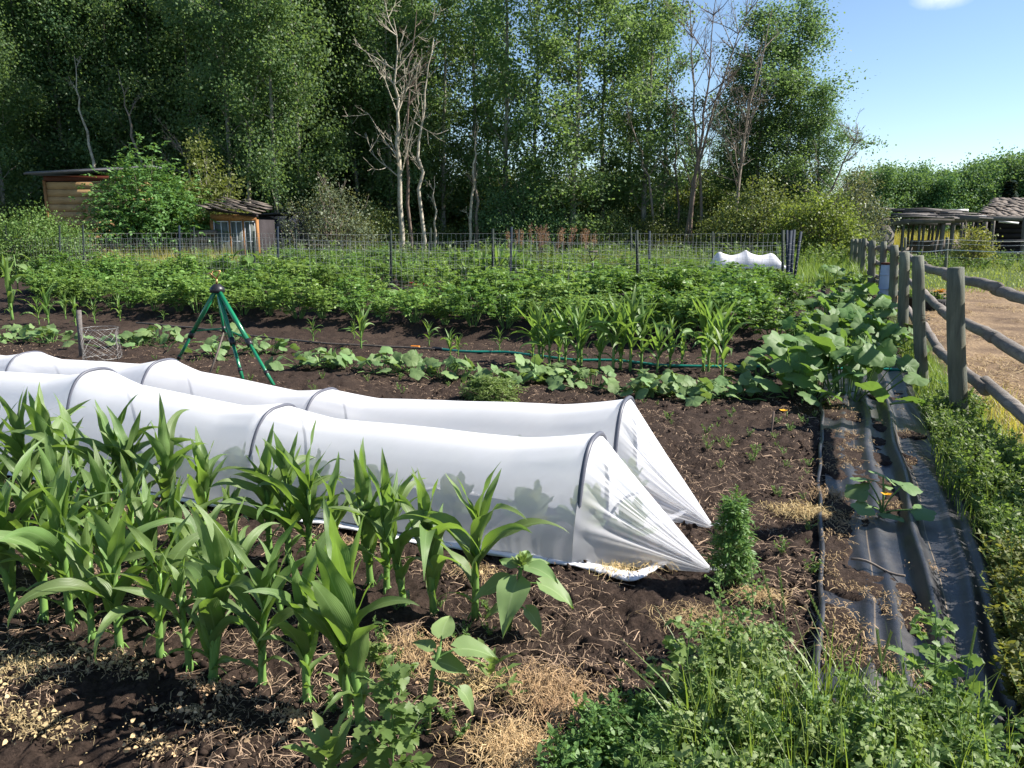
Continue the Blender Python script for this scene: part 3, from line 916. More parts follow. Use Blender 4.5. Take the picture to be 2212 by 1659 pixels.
mulch(3.675, -6.5, -.98, 'black plastic mulch on the bed inside the nearer white tunnel')
mulch(4.42, -7.5, -1.02, 'black plastic mulch on the bed inside the farther white tunnel')
tunnel(3.675, [(-1.02, .565, .02), (-3.02, .55, .10), (-4.44, .675, -.02), (-6.2, .62, 0), (-7.6, .6, 0)], (-.40, 3.53),
       'nearer white net tunnel over grey hoops, its end gathered behind the sunflower', -7.2, 11, .42, (-.86, .30, .2))
tunnel(4.42, [(-1.03, .60, .0), (-3.2, .49, .06), (-4.65, .61, .04), (-6.1, .58, 0), (-8.0, .6, 0)], (-.47, 4.10),
       'farther white net tunnel over grey hoops, its end gathered behind the marigold', -7.8, 12, .40)


# the small row cover far behind the wire fence
def far_cover():
    x0, y0, _ = AT(1612, 575, 22.5); x0 = x0
    g = Geo()
    a = np.linspace(0, 1, 60); b = np.linspace(0, 1, 25); A, B = np.meshgrid(a, b, indexing='ij')
    pk = .27 + .17 * np.maximum.reduce([np.exp(-np.abs(A - c) / .10) * w_ for c, w_ in ((.13, .8), (.47, 1.1), (.80, .6))])
    pk = pk * sstep(0, .1, A) * (1 - .98 * sstep(.82, 1, A))
    th = PI * B
    X = -1.05 + 2.15 * A; Y = -.4 * np.cos(th); Z = (pk + .05) * np.sin(th) ** .7
    i = np.arange(59)[:, None] * 25; j = np.arange(24)[None, :]
    g.add(np.stack([X, Y, Z], -1).reshape(-1, 3), np.stack([i + j, i + 25 + j, i + 26 + j, i + j + 1], -1).reshape(-1, 4))
    t = thing('row_cover', 'low white row cover with three peaks behind the wire fence', 'row cover', (x0, y0, .48), -.05)
    g.build('cloth', M['hem'], t, smooth=True)
    for c, h in ((.13, .40), (.47, .45), (.80, .36)):
        g = Geo(); q = np.linspace(0, PI, 15); g.tube(np.stack([np.full(15, -1.05 + 2.15 * c), -.37 * np.cos(q), h * np.sin(q) ** .7 - .5 * (np.sin(q) < .01)], -1), .008, 6); g.build('hoop', M['hoop'], t)


far_cover()
# ------------------------------------------------------------------ corn
CORN_T = np.linspace(0, 1, 15); CORN_U = np.array([-1, -.55, 0, .55, 1.0])


def corn_leaf(rg, base, az, Ln, Wd, elev, curl, twist=0.0, wave=1.0, power=1.7, nt_=15):
    g = Geo(); t = np.linspace(0, 1, nt_)
    e = elev - curl * t ** power
    a = az + rg.normal(0, .35) * t ** 2
    dirs = np.stack([np.cos(e) * np.cos(a), np.cos(e) * np.sin(a), np.sin(e)], -1)
    P = np.array(base)[None] + np.concatenate([[[0, 0, 0]], np.cumsum((dirs[1:] + dirs[:-1]) / 2 * Ln / (nt_ - 1), 0)])
    side = np.stack([-np.sin(a), np.cos(a), np.zeros(nt_)], -1)
    up = np.cross(dirs, -side)
    up = np.cross(side, dirs); up = -up if up[0][2] < 0 and elev < PI / 2 else up
    tw = twist * t ** 1.3
    X = side * np.cos(tw)[:, None] + up * np.sin(tw)[:, None]; Zv = up * np.cos(tw)[:, None] - side * np.sin(tw)[:, None]
    w = Wd / 2 * np.where(t < .3, .5 + .5 * np.sin(t / .3 * PI / 2), np.maximum(0, 1 - ((t - .3) / .7) ** 1.35))
    fold = .55 * (1 - t) ** 1.2 + .12
    ph1, ph2, fr = rg.random() * 6, rg.random() * 6, 9 + 7 * rg.random()
    V = []
    for u in CORN_U:
        wv = wave * .34 * np.sin(t * fr + (ph1 if u < 0 else ph2)) * abs(u) ** 2 * np.sin(PI * t) ** .7
        V.append(P + X * (w * u)[:, None] + Zv * (w * (abs(u) * fold + wv))[:, None])
    V = np.stack(V, 1)
    n = len(CORN_U); i = np.arange(nt_ - 1)[:, None] * n; j = np.arange(n - 1)[None, :]
    F = np.stack([i + j, i + j + 1, i + n + j + 1, i + n + j], -1).reshape(-1, 4)
    g.add(V.reshape(-1, 3), F, uv=np.stack([np.tile((CORN_U + 1) / 2, nt_), np.repeat(t, n)], -1))
    return g


def corn_build(t, rg, h, nl=9, far=False, lean=(0, 0), az0=None, droop=1.0):
    """h: height of the top of the whorl"""
    sh = h * (.58 if not far else .62); r0 = .0165 * (h / .72) ** .5
    k = np.linspace(0, 1, 9)
    pts = np.stack([lean[0] * k ** 1.5 * sh, lean[1] * k ** 1.5 * sh, -.03 + (sh + .03) * k], -1)
    rad = r0 * (1 - .45 * k) * (1 + .10 * (np.arange(9) % 2))
    g = Geo(); g.tube(pts, rad, 9)
    for q in range(5):          # brace roots at the foot
        a = rg.random() * 6.28; g.tube([[0, 0, .03], [.02 * math.cos(a), .02 * math.sin(a), .012], [.035 * math.cos(a), .035 * math.sin(a), -.02]], .003, 5)
    g.build('stalk', M['stalk'], t, smooth=True)
    az = az0 if az0 is not None else rg.random() * 6.28
    mt = M['corn_far'] if far else M['corn']
    for q in range(nl):
        f = q / (nl - 1)
        z = sh * (.10 + .88 * f); kx = (z / sh) ** 1.5 * sh
        b = (lean[0] * kx, lean[1] * kx, z)
        a = az + PI * q + rg.normal(0, .42)
        s_ = h / .72 * .9
        if f < .18: args = (.22 * s_, .036 * s_, R_(55), 1.9 * droop)
        elif f < .72: args = ((.35 + .18 * math.sin(f * 4) + .06 * rg.normal()) * s_, (.072 + .018 * rg.random()) * s_, R_(67 + 8 * rg.normal()), (1.4 + .5 * rg.normal()) * droop)
        else: args = ((.30 + .10 * rg.random()) * s_, (.058 + .014 * rg.random()) * s_, R_(78 + 5 * rg.normal()), (.25 + .45 * rg.random()) * droop)
        lf = corn_leaf(rg, b, a, args[0], args[1] * (.78 if far else 1), args[2], args[3], rg.normal(0, 1.15), 1.0, nt_=15 if not far else 9)
        lf.build('leaf', mt, t, smooth=True)


# the two near rows; photo points of the foot of each stalk, height, lean to the side
NEAR_FRONT = [(-55, 1290, .78), (35, 1319, .74), (95, 1333, .70), (153, 1348, .76), (199, 1377, .55), (258, 1399, .66), (346, 1420, .60),
              (410, 1440, .52), (459, 1471, .70), (566, 1482, .63), (663, 1515, .64), (752, 1541, .60), (779, 1562, .78)]
NEAR_BACK = [(-60, 1085, .74), (10, 1098, .78), (70, 1106, .82), (130, 1112, .86), (190, 1120, .74), (252, 1132, .84), (305, 1140, .72), (370, 1150, .76),
             (440, 1165, .66), (505, 1180, .40), (583, 1202, .70), (623, 1210, .72), (668, 1215, .72), (720, 1228, .60), (800, 1262, .76), (835, 1275, .68), (873, 1308, .70), (937, 1326, .74), (1026, 1331, .76)]
NEAR_MID = [(-40, 1200, .74), (60, 1215, .70), (120, 1235, .72), (175, 1240, .66), (232, 1268, .72), (292, 1255, .66), (330, 1290, .62), (395, 1290, .66), (455, 1320, .56), (520, 1340, .55), (610, 1350, .42)]
FRONT_LABELS = {12: 'tallest corn plant of the front row, beside the lambsquarters at its right end', 11: 'slim corn stalk leaning against the tallest plant of the front row',
                10: 'corn plant with a bare lower stalk, third from the right in front', 9: 'thick stalked corn plant, fourth from the right in the front row',
                8: 'twin stalked corn plant with the dry leaf heap at its foot', 7: 'short corn plant between the twin stalked one and its left neighbour'}


def near_corn():
    for row, name, seed in ((NEAR_FRONT, 'front', 100), (NEAR_MID, 'middle', 200), (NEAR_BACK, 'back', 300)):
        vis = [i for i, q in enumerate(row) if q[0] > -20]
        for i, (u, v, h) in enumerate(row):
            rg = np.random.default_rng(seed + i); x, y = G(u, v); z = Hz(x, y)
            x, y = G(u, v, z)
            if i not in vis: lab = f'corn plant mostly outside the left edge in the {name} corn row'
            elif name == 'front' and i in FRONT_LABELS: lab = FRONT_LABELS[i]
            else:
                k = vis.index(i)
                lab = f'broad leaved corn plant, {rank(k, len(vis))} in the {name} row of young corn'
            t = thing('corn_plant', lab, 'corn plant', (x, y, z), 0, f'young corn plants in the {name} row')
            corn_build(t, rg, h * (1.0 if name == 'front' else .95), 12 if h > .6 else 10, lean=(rg.normal(0, .08), rg.normal(0, .08)))
            if name == 'front' and i == 8:
                corn_build(t, np.random.default_rng(999), .5, 6, lean=(.12, -.05))


near_corn()

# corn standing along the green hose
MID = [(27, 691, 544), (85, 701, 633), (106, 705, 612), (142, 688, 623), (164, 705, 636), (205, 698, 643), (260, 694, 633), (354, 694, 667), (458, 708, 677), (677, 742, 688),
       (765, 732, 690), (780, 753, 653), (927, 746, 688), (973, 773, 705), (990, 770, 720), (1079, 763, 708),
       (1151, 780, 662), (1165, 787, 645), (1187, 790, 660), (1207, 783, 652), (1221, 787, 650), (1248, 794, 645), (1324, 800, 628), (1340, 796, 640), (1361, 800, 628), (1419, 807, 690),
       (1447, 794, 680), (1472, 793, 700), (1519, 800, 628), (1255, 790, 640), (1295, 796, 650), (1385, 797, 640), (1530, 803, 660), (1172, 778, 655), (1548, 790, 660), (1560, 814, 655)]


def mid_corn():
    protos = []
    n = len(MID)
    for i, (u, v, vt) in enumerate(sorted(MID)):
        x, y = G(u, v); z = Hz(x, y); x, y = G(u, v, z)
        h = AT(u, vt, y)[2] - z
        lab = f'pale corn plant by the hose, {rank(i, n)} in its row'
        if i < 6:
            rg = np.random.default_rng(700 + i)
            t = thing('corn_plant', lab, 'corn plant', (0, 0, 0), 0, 'corn plants along the green hose')
            corn_build(t, rg, 1.0, 12, True, (rg.normal(0, .05), 0), droop=1.3)
            protos.append(t); t.location = (x, y, z); t.rotation_euler = (0, 0, rg.random() * 6); t.scale = (h * 1.05,) * 3
        else:
            dup(protos[i % 6], (x, y, z), NPR.random() * 6.28, lab, None, h * 1.05)


mid_corn()


# broad clumps of pale fodder grass beyond the first wire fence
def fodder():
    spots = [(985, 640, 590), (1010, 630, 560), (1040, 625, 535), (1075, 622, 520), (1105, 620, 520), (1130, 628, 545), (1155, 632, 560), (965, 645, 600)]
    p = None
    for i, (u, v, vt) in enumerate(sorted(spots)):
        Y = 19.5; x, y, _ = AT(u, 560, Y); z = Hz(x, y); h = (AT(u, vt, Y)[2] - z) * 1.0
        lab = f'pale tall fodder grass plant behind the wire fence, {rank(i, len(spots))} in its clump'
        if i < 3:
            rg = np.random.default_rng(880 + i)
            t = thing('fodder_grass', lab, 'fodder grass', (x, y, z), 0, 'tall fodder grass plants behind the wire fence')
            for k in range(3):
                corn_build(t, rg, 1.0, 8, True, (rg.normal(0, .25), rg.normal(0, .25)), droop=1.2)
            p = (p or []) + [t]; t.scale = (h, h, h)
        else: dup(p[i % 3], (x, y, z), NPR.random() * 6, lab, None, h)


fodder()
# ------------------------------------------------------------------ bushy vegetables, vines, weeds
def compound_leaves(g, rg, base, D, ln, k=7, size=.05, T=T_OVA, F=F_OVA):
    """leaf stalks with k leaflets each; base (N,3), D (N,3) directions, ln (N,) lengths"""
    n = len(base); up = np.tile([0, 0, 1.0], (n, 1)); side = unit(np.cross(D, up))
    for q in range(k):
        f = 1.0 if q == k - 1 else .35 + .6 * (q // 2) / max(1, (k - 1) // 2)
        sgn = 0 if q == k - 1 else (1 if q % 2 else -1)
        p = base + D * (ln * f)[:, None] - np.array([0, 0, 1]) * (ln * .25 * f ** 2)[:, None]
        d = unit(D * (.55 if sgn else 1) + side * sgn * .9 + rg.normal(0, .25, (n, 3)) + [0, 0, -.25])
        u = unit(np.array([0, 0, 1.0]) + rg.normal(0, .45, (n, 3)) + D * .3)
        g.inst(T, F if len(F[0]) == 4 else None, None, frames(d, u), p, size * (.75 + .5 * rg.random(n)) * (1.2 if q == k - 1 else 1))


def bush_proto(seed, h, rad, nst, nlf, size, mat, k=7, tmpl=(T_OVA, F_OVA), name='potato_plant', flat=.6):
    """(foliage mesh, stems mesh) of a low bushy plant"""
    rg = np.random.default_rng(seed); gs = Geo(); B = []; D = []
    for i in range(nst):
        a = rg.random() * 2 * PI; q = math.sqrt(rg.random()) * rad; hh = h * (1 - .45 * (q / rad) ** 2) * (.75 + .3 * rg.random())
        k5 = np.linspace(0, 1, 5)[:, None]
        tip = np.array([math.cos(a) * q, math.sin(a) * q, hh])
        pts = np.array([math.cos(a) * .05, math.sin(a) * .05, 0]) * (1 - k5) + tip * k5; pts[:, 2] = hh * k5[:, 0] ** .8
        gs.tube(pts, np.linspace(.006, .003, 5) * (h / .5) ** .5, 5, False)
        m = max(1, nlf // nst)
        f = .25 + .75 * rg.random(m) ** .7
        for ff in f:
            j = ff * 4; i0 = min(3, int(j)); B.append(pts[i0] * (1 - (j - i0)) + pts[i0 + 1] * (j - i0))
            aa = a + rg.normal(0, 1.1); D.append([math.cos(aa), math.sin(aa), .15 + .8 * ff * rg.random()])
    g = Geo(); B = np.array(B); D = unit(np.array(D))
    compound_leaves(g, rg, B, D, size * (1.6 + 1.6 * rg.random(len(B))), k, size, *tmpl)
    return g.mesh('foliage', M[mat]), gs.mesh('stems', M['stem'])


def bush_row(protos, name, cat, spots, labels, group, seed=0, smin=.72, smax=1.3):
    rg = np.random.default_rng(seed); made = []
    for i, (x, y) in enumerate(spots):
        z = Hz(x, y); s = smin + (smax - smin) * rg.random(); rot = rg.random() * 6.28
        if i < len(protos):
            t = thing(name, labels[i], cat, (x, y, z), rot, group); t.scale = (s, s, s)
            obj('foliage', protos[i][0], t); obj('stems', protos[i][1], t); made.append(t)
        else: dup(made[int(rg.integers(len(made)))], (x, y, z), rot, labels[i], None, s)


PP = [bush_proto(20 + i, .60, .36, 16, 150, .052, 'potato' if i % 3 else 'potato_pale') for i in range(5)]
PB = [bush_proto(40 + i, .80, .46, 18, 230, .055, 'potato' if i % 2 else 'potato_pale') for i in range(4)]
PD = [bush_proto(50 + i, .95, .55, 22, 260, .07, 'bean', 3) for i in range(3)]
PF = [bush_proto(60 + i, .95, .5, 26, 300, .05, 'weed' if i else 'weed_y', 5, (T_NAR * [1.2, 1.3, 1], F_NAR)) for i in range(3)]


def potato_rows():
    rows = [(10.75, -14.4, -.6, .54, 'front', PP), (12.1, -16.2, .1, .56, 'second', PP), (13.5, -18.0, .6, .58, 'third', PB)]
    for (r, s0, s1, st, nm, pr) in rows:
        sp = []; s = s1
        while s > s0:
            x, y = SR(s + NPR.normal(0, .06), r + NPR.normal(0, .06))
            u = pix(x, y, .3)[0]
            gap = (nm == 'front' and (842 < u < 872 or 1120 < u < 1150)) or (nm != 'front' and NPR.random() < .06)
            if -40 < u < 1700 and not gap: sp.append((x, y))
            s -= st * (.9 + .2 * NPR.random())
        sp.sort(key=lambda q: pix(q[0], q[1], 0)[0]); n = len(sp)
        bush_row(pr, 'potato_plant', 'potato plant', sp, [f'bushy potato plant, {rank(i, n)} in the {nm} potato row' for i in range(n)], f'potato plants in the {nm} row', int(r * 10))
    # taller tangle beyond the wire fence
    sp = []
    for r in (17.2, 18.8, 20.4, 22.2):
        s = -17 - r * .15
        while s < 3.0 - (r - 17) * .1:
            x, y = SR(s, r + NPR.normal(0, .2)); u = pix(x, y, .3)[0]
            if -30 < u < 1690 and not (930 < u < 1190 and r < 20) and not (560 < u < 930 and r > 20) and not (1520 < u < 1700 and r > 20.3): sp.append((x, y))
            s += .85 + .3 * NPR.random()
    sp.sort(key=lambda q: pix(q[0], q[1], 0)[0]); n = len(sp)
    bush_row(PB, 'bushy_vegetable', 'vegetable plant', sp, [f'bushy green vegetable, {rank(i, n)} in the beds behind the wire fence' for i in range(n)], 'bushy vegetables behind the wire fence', 5, .9, 1.3)
    # dense dark rows
    sp = [AT(u, 560, Y)[:2] for u, Y in [(610 + 29 * k, 24.2 - .12 * k + .6 * (k % 2)) for k in range(12)]]
    n = len(sp)
    bush_row(PD, 'bean_bush', 'bean bush', sp, [f'dense dark green bean bush, {rank(i, n)} in the hedge behind the fence' for i in range(n)], 'dense dark bushes behind the wire fence', 7, 1.0, 1.25)
    # ferny light rows to the right
    sp = [AT(u, 560, Y)[:2] for u, Y in [(1185 + 27 * k, 21.5 - .14 * k + 1.6 * (k % 2)) for k in range(13)]]
    n = len(sp)
    bush_row(PF, 'ferny_vegetable', 'vegetable plant', sp, [f'feathery pale green vegetable, {rank(i, n)} in the bed before the far fence' for i in range(n)], 'feathery vegetables before the far fence', 8, .9, 1.15)
    # bushes next to the end posts
    sp = [G(u, v) for u, v in ((1590, 715), (1640, 700), (1540, 705), (1480, 700), (1420, 695), (1350, 700), (1290, 690), (1600, 675), (1660, 678), (1560, 668), (1500, 670), (1430, 665))]
    n = len(sp); sp.sort()
    bush_row(PB, 'bushy_vegetable', 'vegetable plant', sp, [f'leafy bush, {rank(i, n)} in the clump before the blue end posts' for i in range(n)], 'leafy bushes before the end posts', 9, 1.0, 1.3)


potato_rows()


# ---- round lobed leaves of cucumber, squash and pumpkin
def lobed_leaf(rg, size, depth=.14, dish=.25, n=30, notch=.45, crinkle=.03):
    th = np.arange(n) * 2 * PI / n
    rho = 1 + depth * np.cos(5 * th + PI) * (1 - .3 * np.cos(th)) + .035 * np.sin(th * 17 + rg.random() * 6)
    d = np.minimum(np.abs(th - PI), 2 * PI) / .42
    rho = rho * (1 - (1 - notch) * np.exp(-d ** 2))
    rr = np.array([.0, .3, .62, .86, 1.0]); V = [[0, 0, 0]]
    for q in rr[1:]:
        x = -np.sin(th) * rho * q; y = np.cos(th) * rho * q
        ridge = .07 * np.cos(5 * th) ** 2 * q * (1 - .4 * q)
        z = dish * (q ** 1.5) * (.5 + .5 * np.cos(th * 2 + rg.random() * .4)) * .6 - .16 * q ** 2.4 + ridge * .6 + crinkle * np.sin(th * 9 + q * 11 + rg.random() * 6) * q
        V += list(np.stack([x, y, z], -1))
    F3 = [[0, 1 + i, 1 + (i + 1) % n] for i in range(n)]
    F4 = [[1 + (q - 1) * n + i, 1 + q * n + i, 1 + q * n + (i + 1) % n, 1 + (q - 1) * n + (i + 1) % n] for q in range(1, 4) for i in range(n)]
    V = np.array(V) + [0, .35, 0]
    return V * size, F4, F3


def vine_plant(t, rg, nleaf, spread, hmax, smin, smax, mat, axis=None, stretch=1.0, flower=0):
    """lobed leaves on leaf stalks rising from creeping stems"""
    gs = Geo()
    ax = axis if axis is not None else rg.random() * 6
    for q in range(max(2, nleaf // 6)):
        a = ax + (0 if q % 2 else PI) + rg.normal(0, .5); k = np.linspace(0, 1, 6); l_ = spread * stretch * (.6 + .4 * rg.random())
        gs.tube(np.stack([np.cos(a) * l_ * k, np.sin(a) * l_ * k + .05 * np.sin(k * 5), .015 + .02 * np.sin(k * 9)], -1), .006, 6, False)
    for i in range(nleaf):
        p = rg.normal(0, .45, 2) * spread; p = np.array([p[0] * stretch, p[1]])
        p = np.array([math.cos(ax) * p[0] - math.sin(ax) * p[1], math.sin(ax) * p[0] + math.cos(ax) * p[1]])
        dd = min(1, np.hypot(*p) / spread); h = hmax * (1 - .55 * dd ** 2) * (.45 + .6 * rg.random())
        sz = (smin + (smax - smin) * rg.random()) / 2.1
        b = p * .55; k = np.linspace(0, 1, 5)
        pts = np.stack([b[0] + (p[0] - b[0]) * k, b[1] + (p[1] - b[1]) * k, h * k ** .75], -1)
        gs.tube(pts, .0045 + .004 * (sz > .12), 6, False)
        a = math.atan2(p[1], p[0]) + rg.normal(0, .5)
        D = unit(np.array([[math.cos(a), math.sin(a), -.3 + .45 * rg.normal()]])); U = unit(np.array([[.5 * rg.normal() + .2, .5 * rg.normal() - .3, 1.0]]))
        V, F4, F3 = lobed_leaf(rg, sz, crinkle=.035, dish=.3 + .2 * rg.random())
        g = Geo(); g.inst(V, F4, F3, frames(D, U), np.array([[p[0], p[1], h]]), np.ones(1))
        g.build('leaf', M[mat], t, smooth=True)
    gs.build('stems', M['stem'], t, smooth=True)
    for q in range(flower):
        flower_at(t, np.append(rg.normal(0, .25, 2) * spread, hmax * .45), .035)


def flower_at(t, p, r, mat='yellow'):
    g = Geo(); n = 5
    a = np.arange(n) * 2 * PI / n
    D = unit(np.stack([np.cos(a), np.sin(a), np.full(n, .55)], -1)); U = np.tile([0, 0, 1.0], (n, 1)) - .4 * D
    g.inst(T_OVA * [1.2, 1, 1], F_OVA, None, frames(D, U), np.tile(np.asarray(p, float), (n, 1)), np.full(n, r * 1.4))
    g.build('flower', M[mat], t)


CUKES = [(55, 735, 16, .55), (15, 728, 10, .45), (110, 740, 10, .4), (300, 745, 16, .5), (345, 738, 16, .5), (480, 770, 12, .32), (500, 740, 10, .3), (575, 765, 9, .28), (680, 788, 15, .36), (735, 792, 14, .34),
         (830, 805, 11, .30), (880, 806, 13, .32), (955, 815, 10, .28), (1000, 818, 8, .25), (1090, 826, 12, .28), (1150, 815, 9, .26), (1210, 818, 11, .28), (1280, 836, 10, .26),
         (1400, 848, 14, .3), (1450, 850, 14, .3), (1500, 858, 12, .28), (1570, 858, 12, .28), (1620, 856, 12, .26), (1640, 812, 9, .22)]


def cucumbers():
    n = len(CUKES); cs = sorted(CUKES)
    for i, (u, v, k, sp) in enumerate(cs):
        rg = np.random.default_rng(1200 + i); x, y = G(u, v)
        t = thing('cucumber_vine', f'low cucumber vine on bare soil, {rank(i, n)} in the row behind the tunnels', 'cucumber vine', (x, y, Hz(x, y)), 0, 'cucumber vines in a row behind the tunnels')
        vine_plant(t, rg, int(k * 1.5), sp, .22, .10, .19, 'cuke', math.atan2(E1[1], E1[0]), 1.3)


cucumbers()
PUMPK = [(1745, 800, 15, .5, 'pumpkin plant sprawling at the left front of the pumpkin patch'), (1830, 855, 17, .5, 'pumpkin plant spilling forward onto the black fabric'), (1740, 855, 12, .4, 'pumpkin plant with drooping leaves at the bare soil edge'),
         (1770, 745, 18, .62, 'pumpkin plant with big crinkled leaves in the middle of the patch'), (1855, 770, 20, .6, 'pumpkin plant with large shaded leaves beside the fence posts'), (1880, 735, 16, .55, 'pumpkin plant leaning against the rustic fence posts'),
         (1790, 690, 18, .65, 'pumpkin plant with sunlit leaves at the back of the patch'), (1850, 680, 18, .65, 'pumpkin plant at the back beside the leaning fence posts'), (1835, 640, 14, .7, 'far pumpkin plant near the blue fence end posts'),
         (1800, 615, 12, .7, 'farthest pumpkin plant where the black fabric ends')]


def pumpkins():
    for i, (u, v, k, sp, lab) in enumerate(PUMPK):
        rg = np.random.default_rng(1300 + i); x, y = G(u, v)
        t = thing('pumpkin_plant', lab, 'pumpkin plant', (x, y, Hz(x, y)), 0, 'pumpkin plants by the rustic fence')
        vine_plant(t, rg, int(k * 2.4), sp * 1.05, .58, .17, .31, 'pumpkin', math.atan2(E2[1], E2[0]), 1.25)
    x, y = G(1905, 1118)
    t = thing('squash_plant', 'young squash with a yellow flower growing through the black fabric', 'squash plant', (x, y, Hz(x, y) + .02)); t.scale = (.8, .8, .8)
    rg = np.random.default_rng(77)
    gs = Geo()
    for (dx, dy, h, sz, yaw) in ((-.13, .02, .17, .19, 2.6), (-.08, .10, .22, .17, 1.8), (.02, .08, .25, .18, 1.2), (.14, .03, .20, .19, .3), (-.15, -.08, .09, .15, 3.4), (.18, -.10, .07, .18, -.6), (-.03, -.12, .05, .10, -1.8), (.05, -.14, .03, .10, -1.2), (.01, .03, .2, .09, .5)):
        k = np.linspace(0, 1, 6); gs.tube(np.stack([dx * k, dy * k, h * k ** .6 + .004], -1), .0055, 7, False)
        V, F4, F3 = lobed_leaf(rg, sz / 2 * 1.05)
        g = Geo(); g.inst(V, F4, F3, frames(np.array([[math.cos(yaw), math.sin(yaw), -.15]]), unit(np.array([[.25 * rg.normal(), -.35, 1.0]]))), np.array([[dx, dy, h]]), np.ones(1)); g.build('leaf', M['cuke'], t, smooth=True)
    gs.build('stems', M['stem'], t, smooth=True); flower_at(t, (.0, -.03, .15), .03)


pumpkins()


# ---- cabbages inside the tunnels
def cabbages():
    for r0, ss, nm in ((3.66, (-.82, -1.05, -1.35, -1.8, -2.3, -2.75, -3.3, -3.8), 'nearer'), (4.42, (-1.0, -1.4, -1.75, -2.2, -2.7), 'farther')):
        n = len(ss)
        for i, s in enumerate(sorted(ss)):
            rg = np.random.default_rng(int(1400 + r0 * 10 + i)); x, y = SR(s, r0 - .02 + rg.normal(0, .03))
            t = thing('cabbage_plant', f'grey green cabbage plant, {rank(i, n)} inside the {nm} net tunnel', 'cabbage', (x, y, Hz(x, y) + .03), 0, f'cabbages inside the {nm} tunnel')
            g = Geo(); g.tube([[0, 0, -.02], [0, 0, .12]], [.012, .009], 7); g.build('stem', M['stem'], t)
            for q in range(9):
                a = q * 2.4 + rg.random() * .3; el = .25 + .12 * q + .1 * rg.normal(); ln = (.135 + .04 * rg.random()) * (.75 if i == n - 1 else 1)
                D = np.array([[math.cos(a) * math.cos(el), math.sin(a) * math.cos(el), math.sin(el)]])
                V, F4, F3 = lobed_leaf(rg, ln / 2.2, .05, .35, 24, .7, .05); V = V * [.85, 1.35, 1]
                g = Geo(); g.inst(V, F4, F3, frames(D, np.array([[-D[0][0] * .3, -D[0][1] * .3, 1.0]])), np.array([[D[0][0] * .05, D[0][1] * .05, .05 + .012 * q]]), np.ones(1)); g.build('leaf', M['brass'], t, smooth=True)


cabbages()


# ---- sunflowers
def heart_leaf(ln, droop=.4, n=9):
    t = np.linspace(0, 1, n); w = .44 * np.sin(PI * np.minimum(1, t * 1.0) ** .62) ** .85 * (1 - .25 * t); w[0] = .06; w[-1] = 0
    V = []
    for u in (-1, -.5, 0, .5, 1):
        V.append(np.stack([w * u, t - .16 * (abs(u) ** 2) * (1 - t) ** 3, .10 * abs(u) - droop * t ** 2 + .025 * np.sin(t * 14 + u * 3) * abs(u)], -1))
    V = np.stack(V, 1); i = np.arange(n - 1)[:, None] * 5; j = np.arange(4)[None, :]
    return V.reshape(-1, 3) * ln, np.stack([i + j, i + j + 1, i + 6 + j, i + 5 + j], -1).reshape(-1, 4)


def sunflower(lab, loc, stalk, leaves, head=None, mat='sunfl', r=.011):
    t = thing('sunflower_plant', lab, 'sunflower', loc)
    st = np.array(stalk, float); g = Geo(); g.tube(st, np.linspace(r, r * .7, len(st)), 9); g.build('stalk', M['stem'], t, smooth=True)
    for (p, az, el, pet, ln, droop) in leaves:
        p = np.array(p, float); D = np.array([math.cos(az) * math.cos(el), math.sin(az) * math.cos(el), math.sin(el)]); ln *= .88; e = p + D * pet * .9
        V, F = heart_leaf(ln, droop); g = Geo(); g.inst(V, F, None, frames((D - [0, 0, .35])[None], np.array([[0, -.15, 1.0]])), e[None], np.ones(1), np.stack([np.tile((np.array([-1, -.5, 0, .5, 1]) + 1) / 2, 9), np.repeat(np.linspace(0, 1, 9), 5)], -1))
        lf = g.build('leaf', M[mat], t, smooth=True)
        g = Geo(); k = np.linspace(0, 1, 5)[:, None]; g.tube(p + (e - p) * k + [0, 0, 1] * (.06 * pet * np.sin(PI * k)), .0035, 6, False); g.build('leaf_stalk', M['stem'], lf)
    if head:
        g = Geo(); rg = np.random.default_rng(3); n = 34; a = rg.random(n) * 6.28; el = .5 + rg.random(n)
        D = np.stack([np.cos(a) * np.cos(el), np.sin(a) * np.cos(el), np.sin(el)], -1)
        g.inst(T_NAR * [1.6, 1, 1], F_NAR, None, frames(D, np.tile([0, 0, 1.0], (n, 1)) + .01), np.tile(np.array(head), (n, 1)) + D * .015, .035 + .02 * rg.random(n)); g.build('bud', M['weed'], t)
    return t


x, y = G(1096, 1361); z = Hz(x, y)
sunflower('young sunflower with broad pale leaves and a bud before the tunnel end', (x, y, z), [[0, 0, -.02], [.02, 0, .1], [.045, .01, .2], [.055, .02, .27]],
          [((.05, .01, .20), 3.3, .35, .05, .17, .65), ((.05, .01, .22), -1.9, .25, .04, .19, .95), ((.05, .015, .2), -.25, .1, .10, .17, .45), ((.05, .02, .25), .55, .45, .03, .14, .25), ((.055, .02, .25), 2.4, .5, .03, .11, .2),
           ((.055, .02, .26), -.6, .5, .05, .14, .5), ((.02, .0, .12), -.4, -.2, .07, .12, .7), ((.02, .0, .1), 3.0, .0, .05, .10, .5), ((.055, .02, .26), 1.3, .7, .03, .1, .2)], (.06, .02, .27))
x, y = G(924, 1565); z = Hz(x, y)
sunflower('small sunflower seedling with four spread leaves before the straw heap', (x, y, z), [[0, 0, -.02], [.005, 0, .1], [.02, 0, .2], [.045, 0, .29]],
          [((.045, 0, .28), 1.4, .95, .05, .11, .75), ((.03, 0, .24), -.2, .3, .0, .13, .35), ((.035, 0, .25), .15, .4, .08, .15, .5), ((.02, 0, .18), -.3, -.25, .11, .09, .8), ((.035, 0, .26), 2.7, .8, .03, .08, .6), ((.02, .0, .06), 2.9, .6, .03, .04, .3)], None, r=.010)
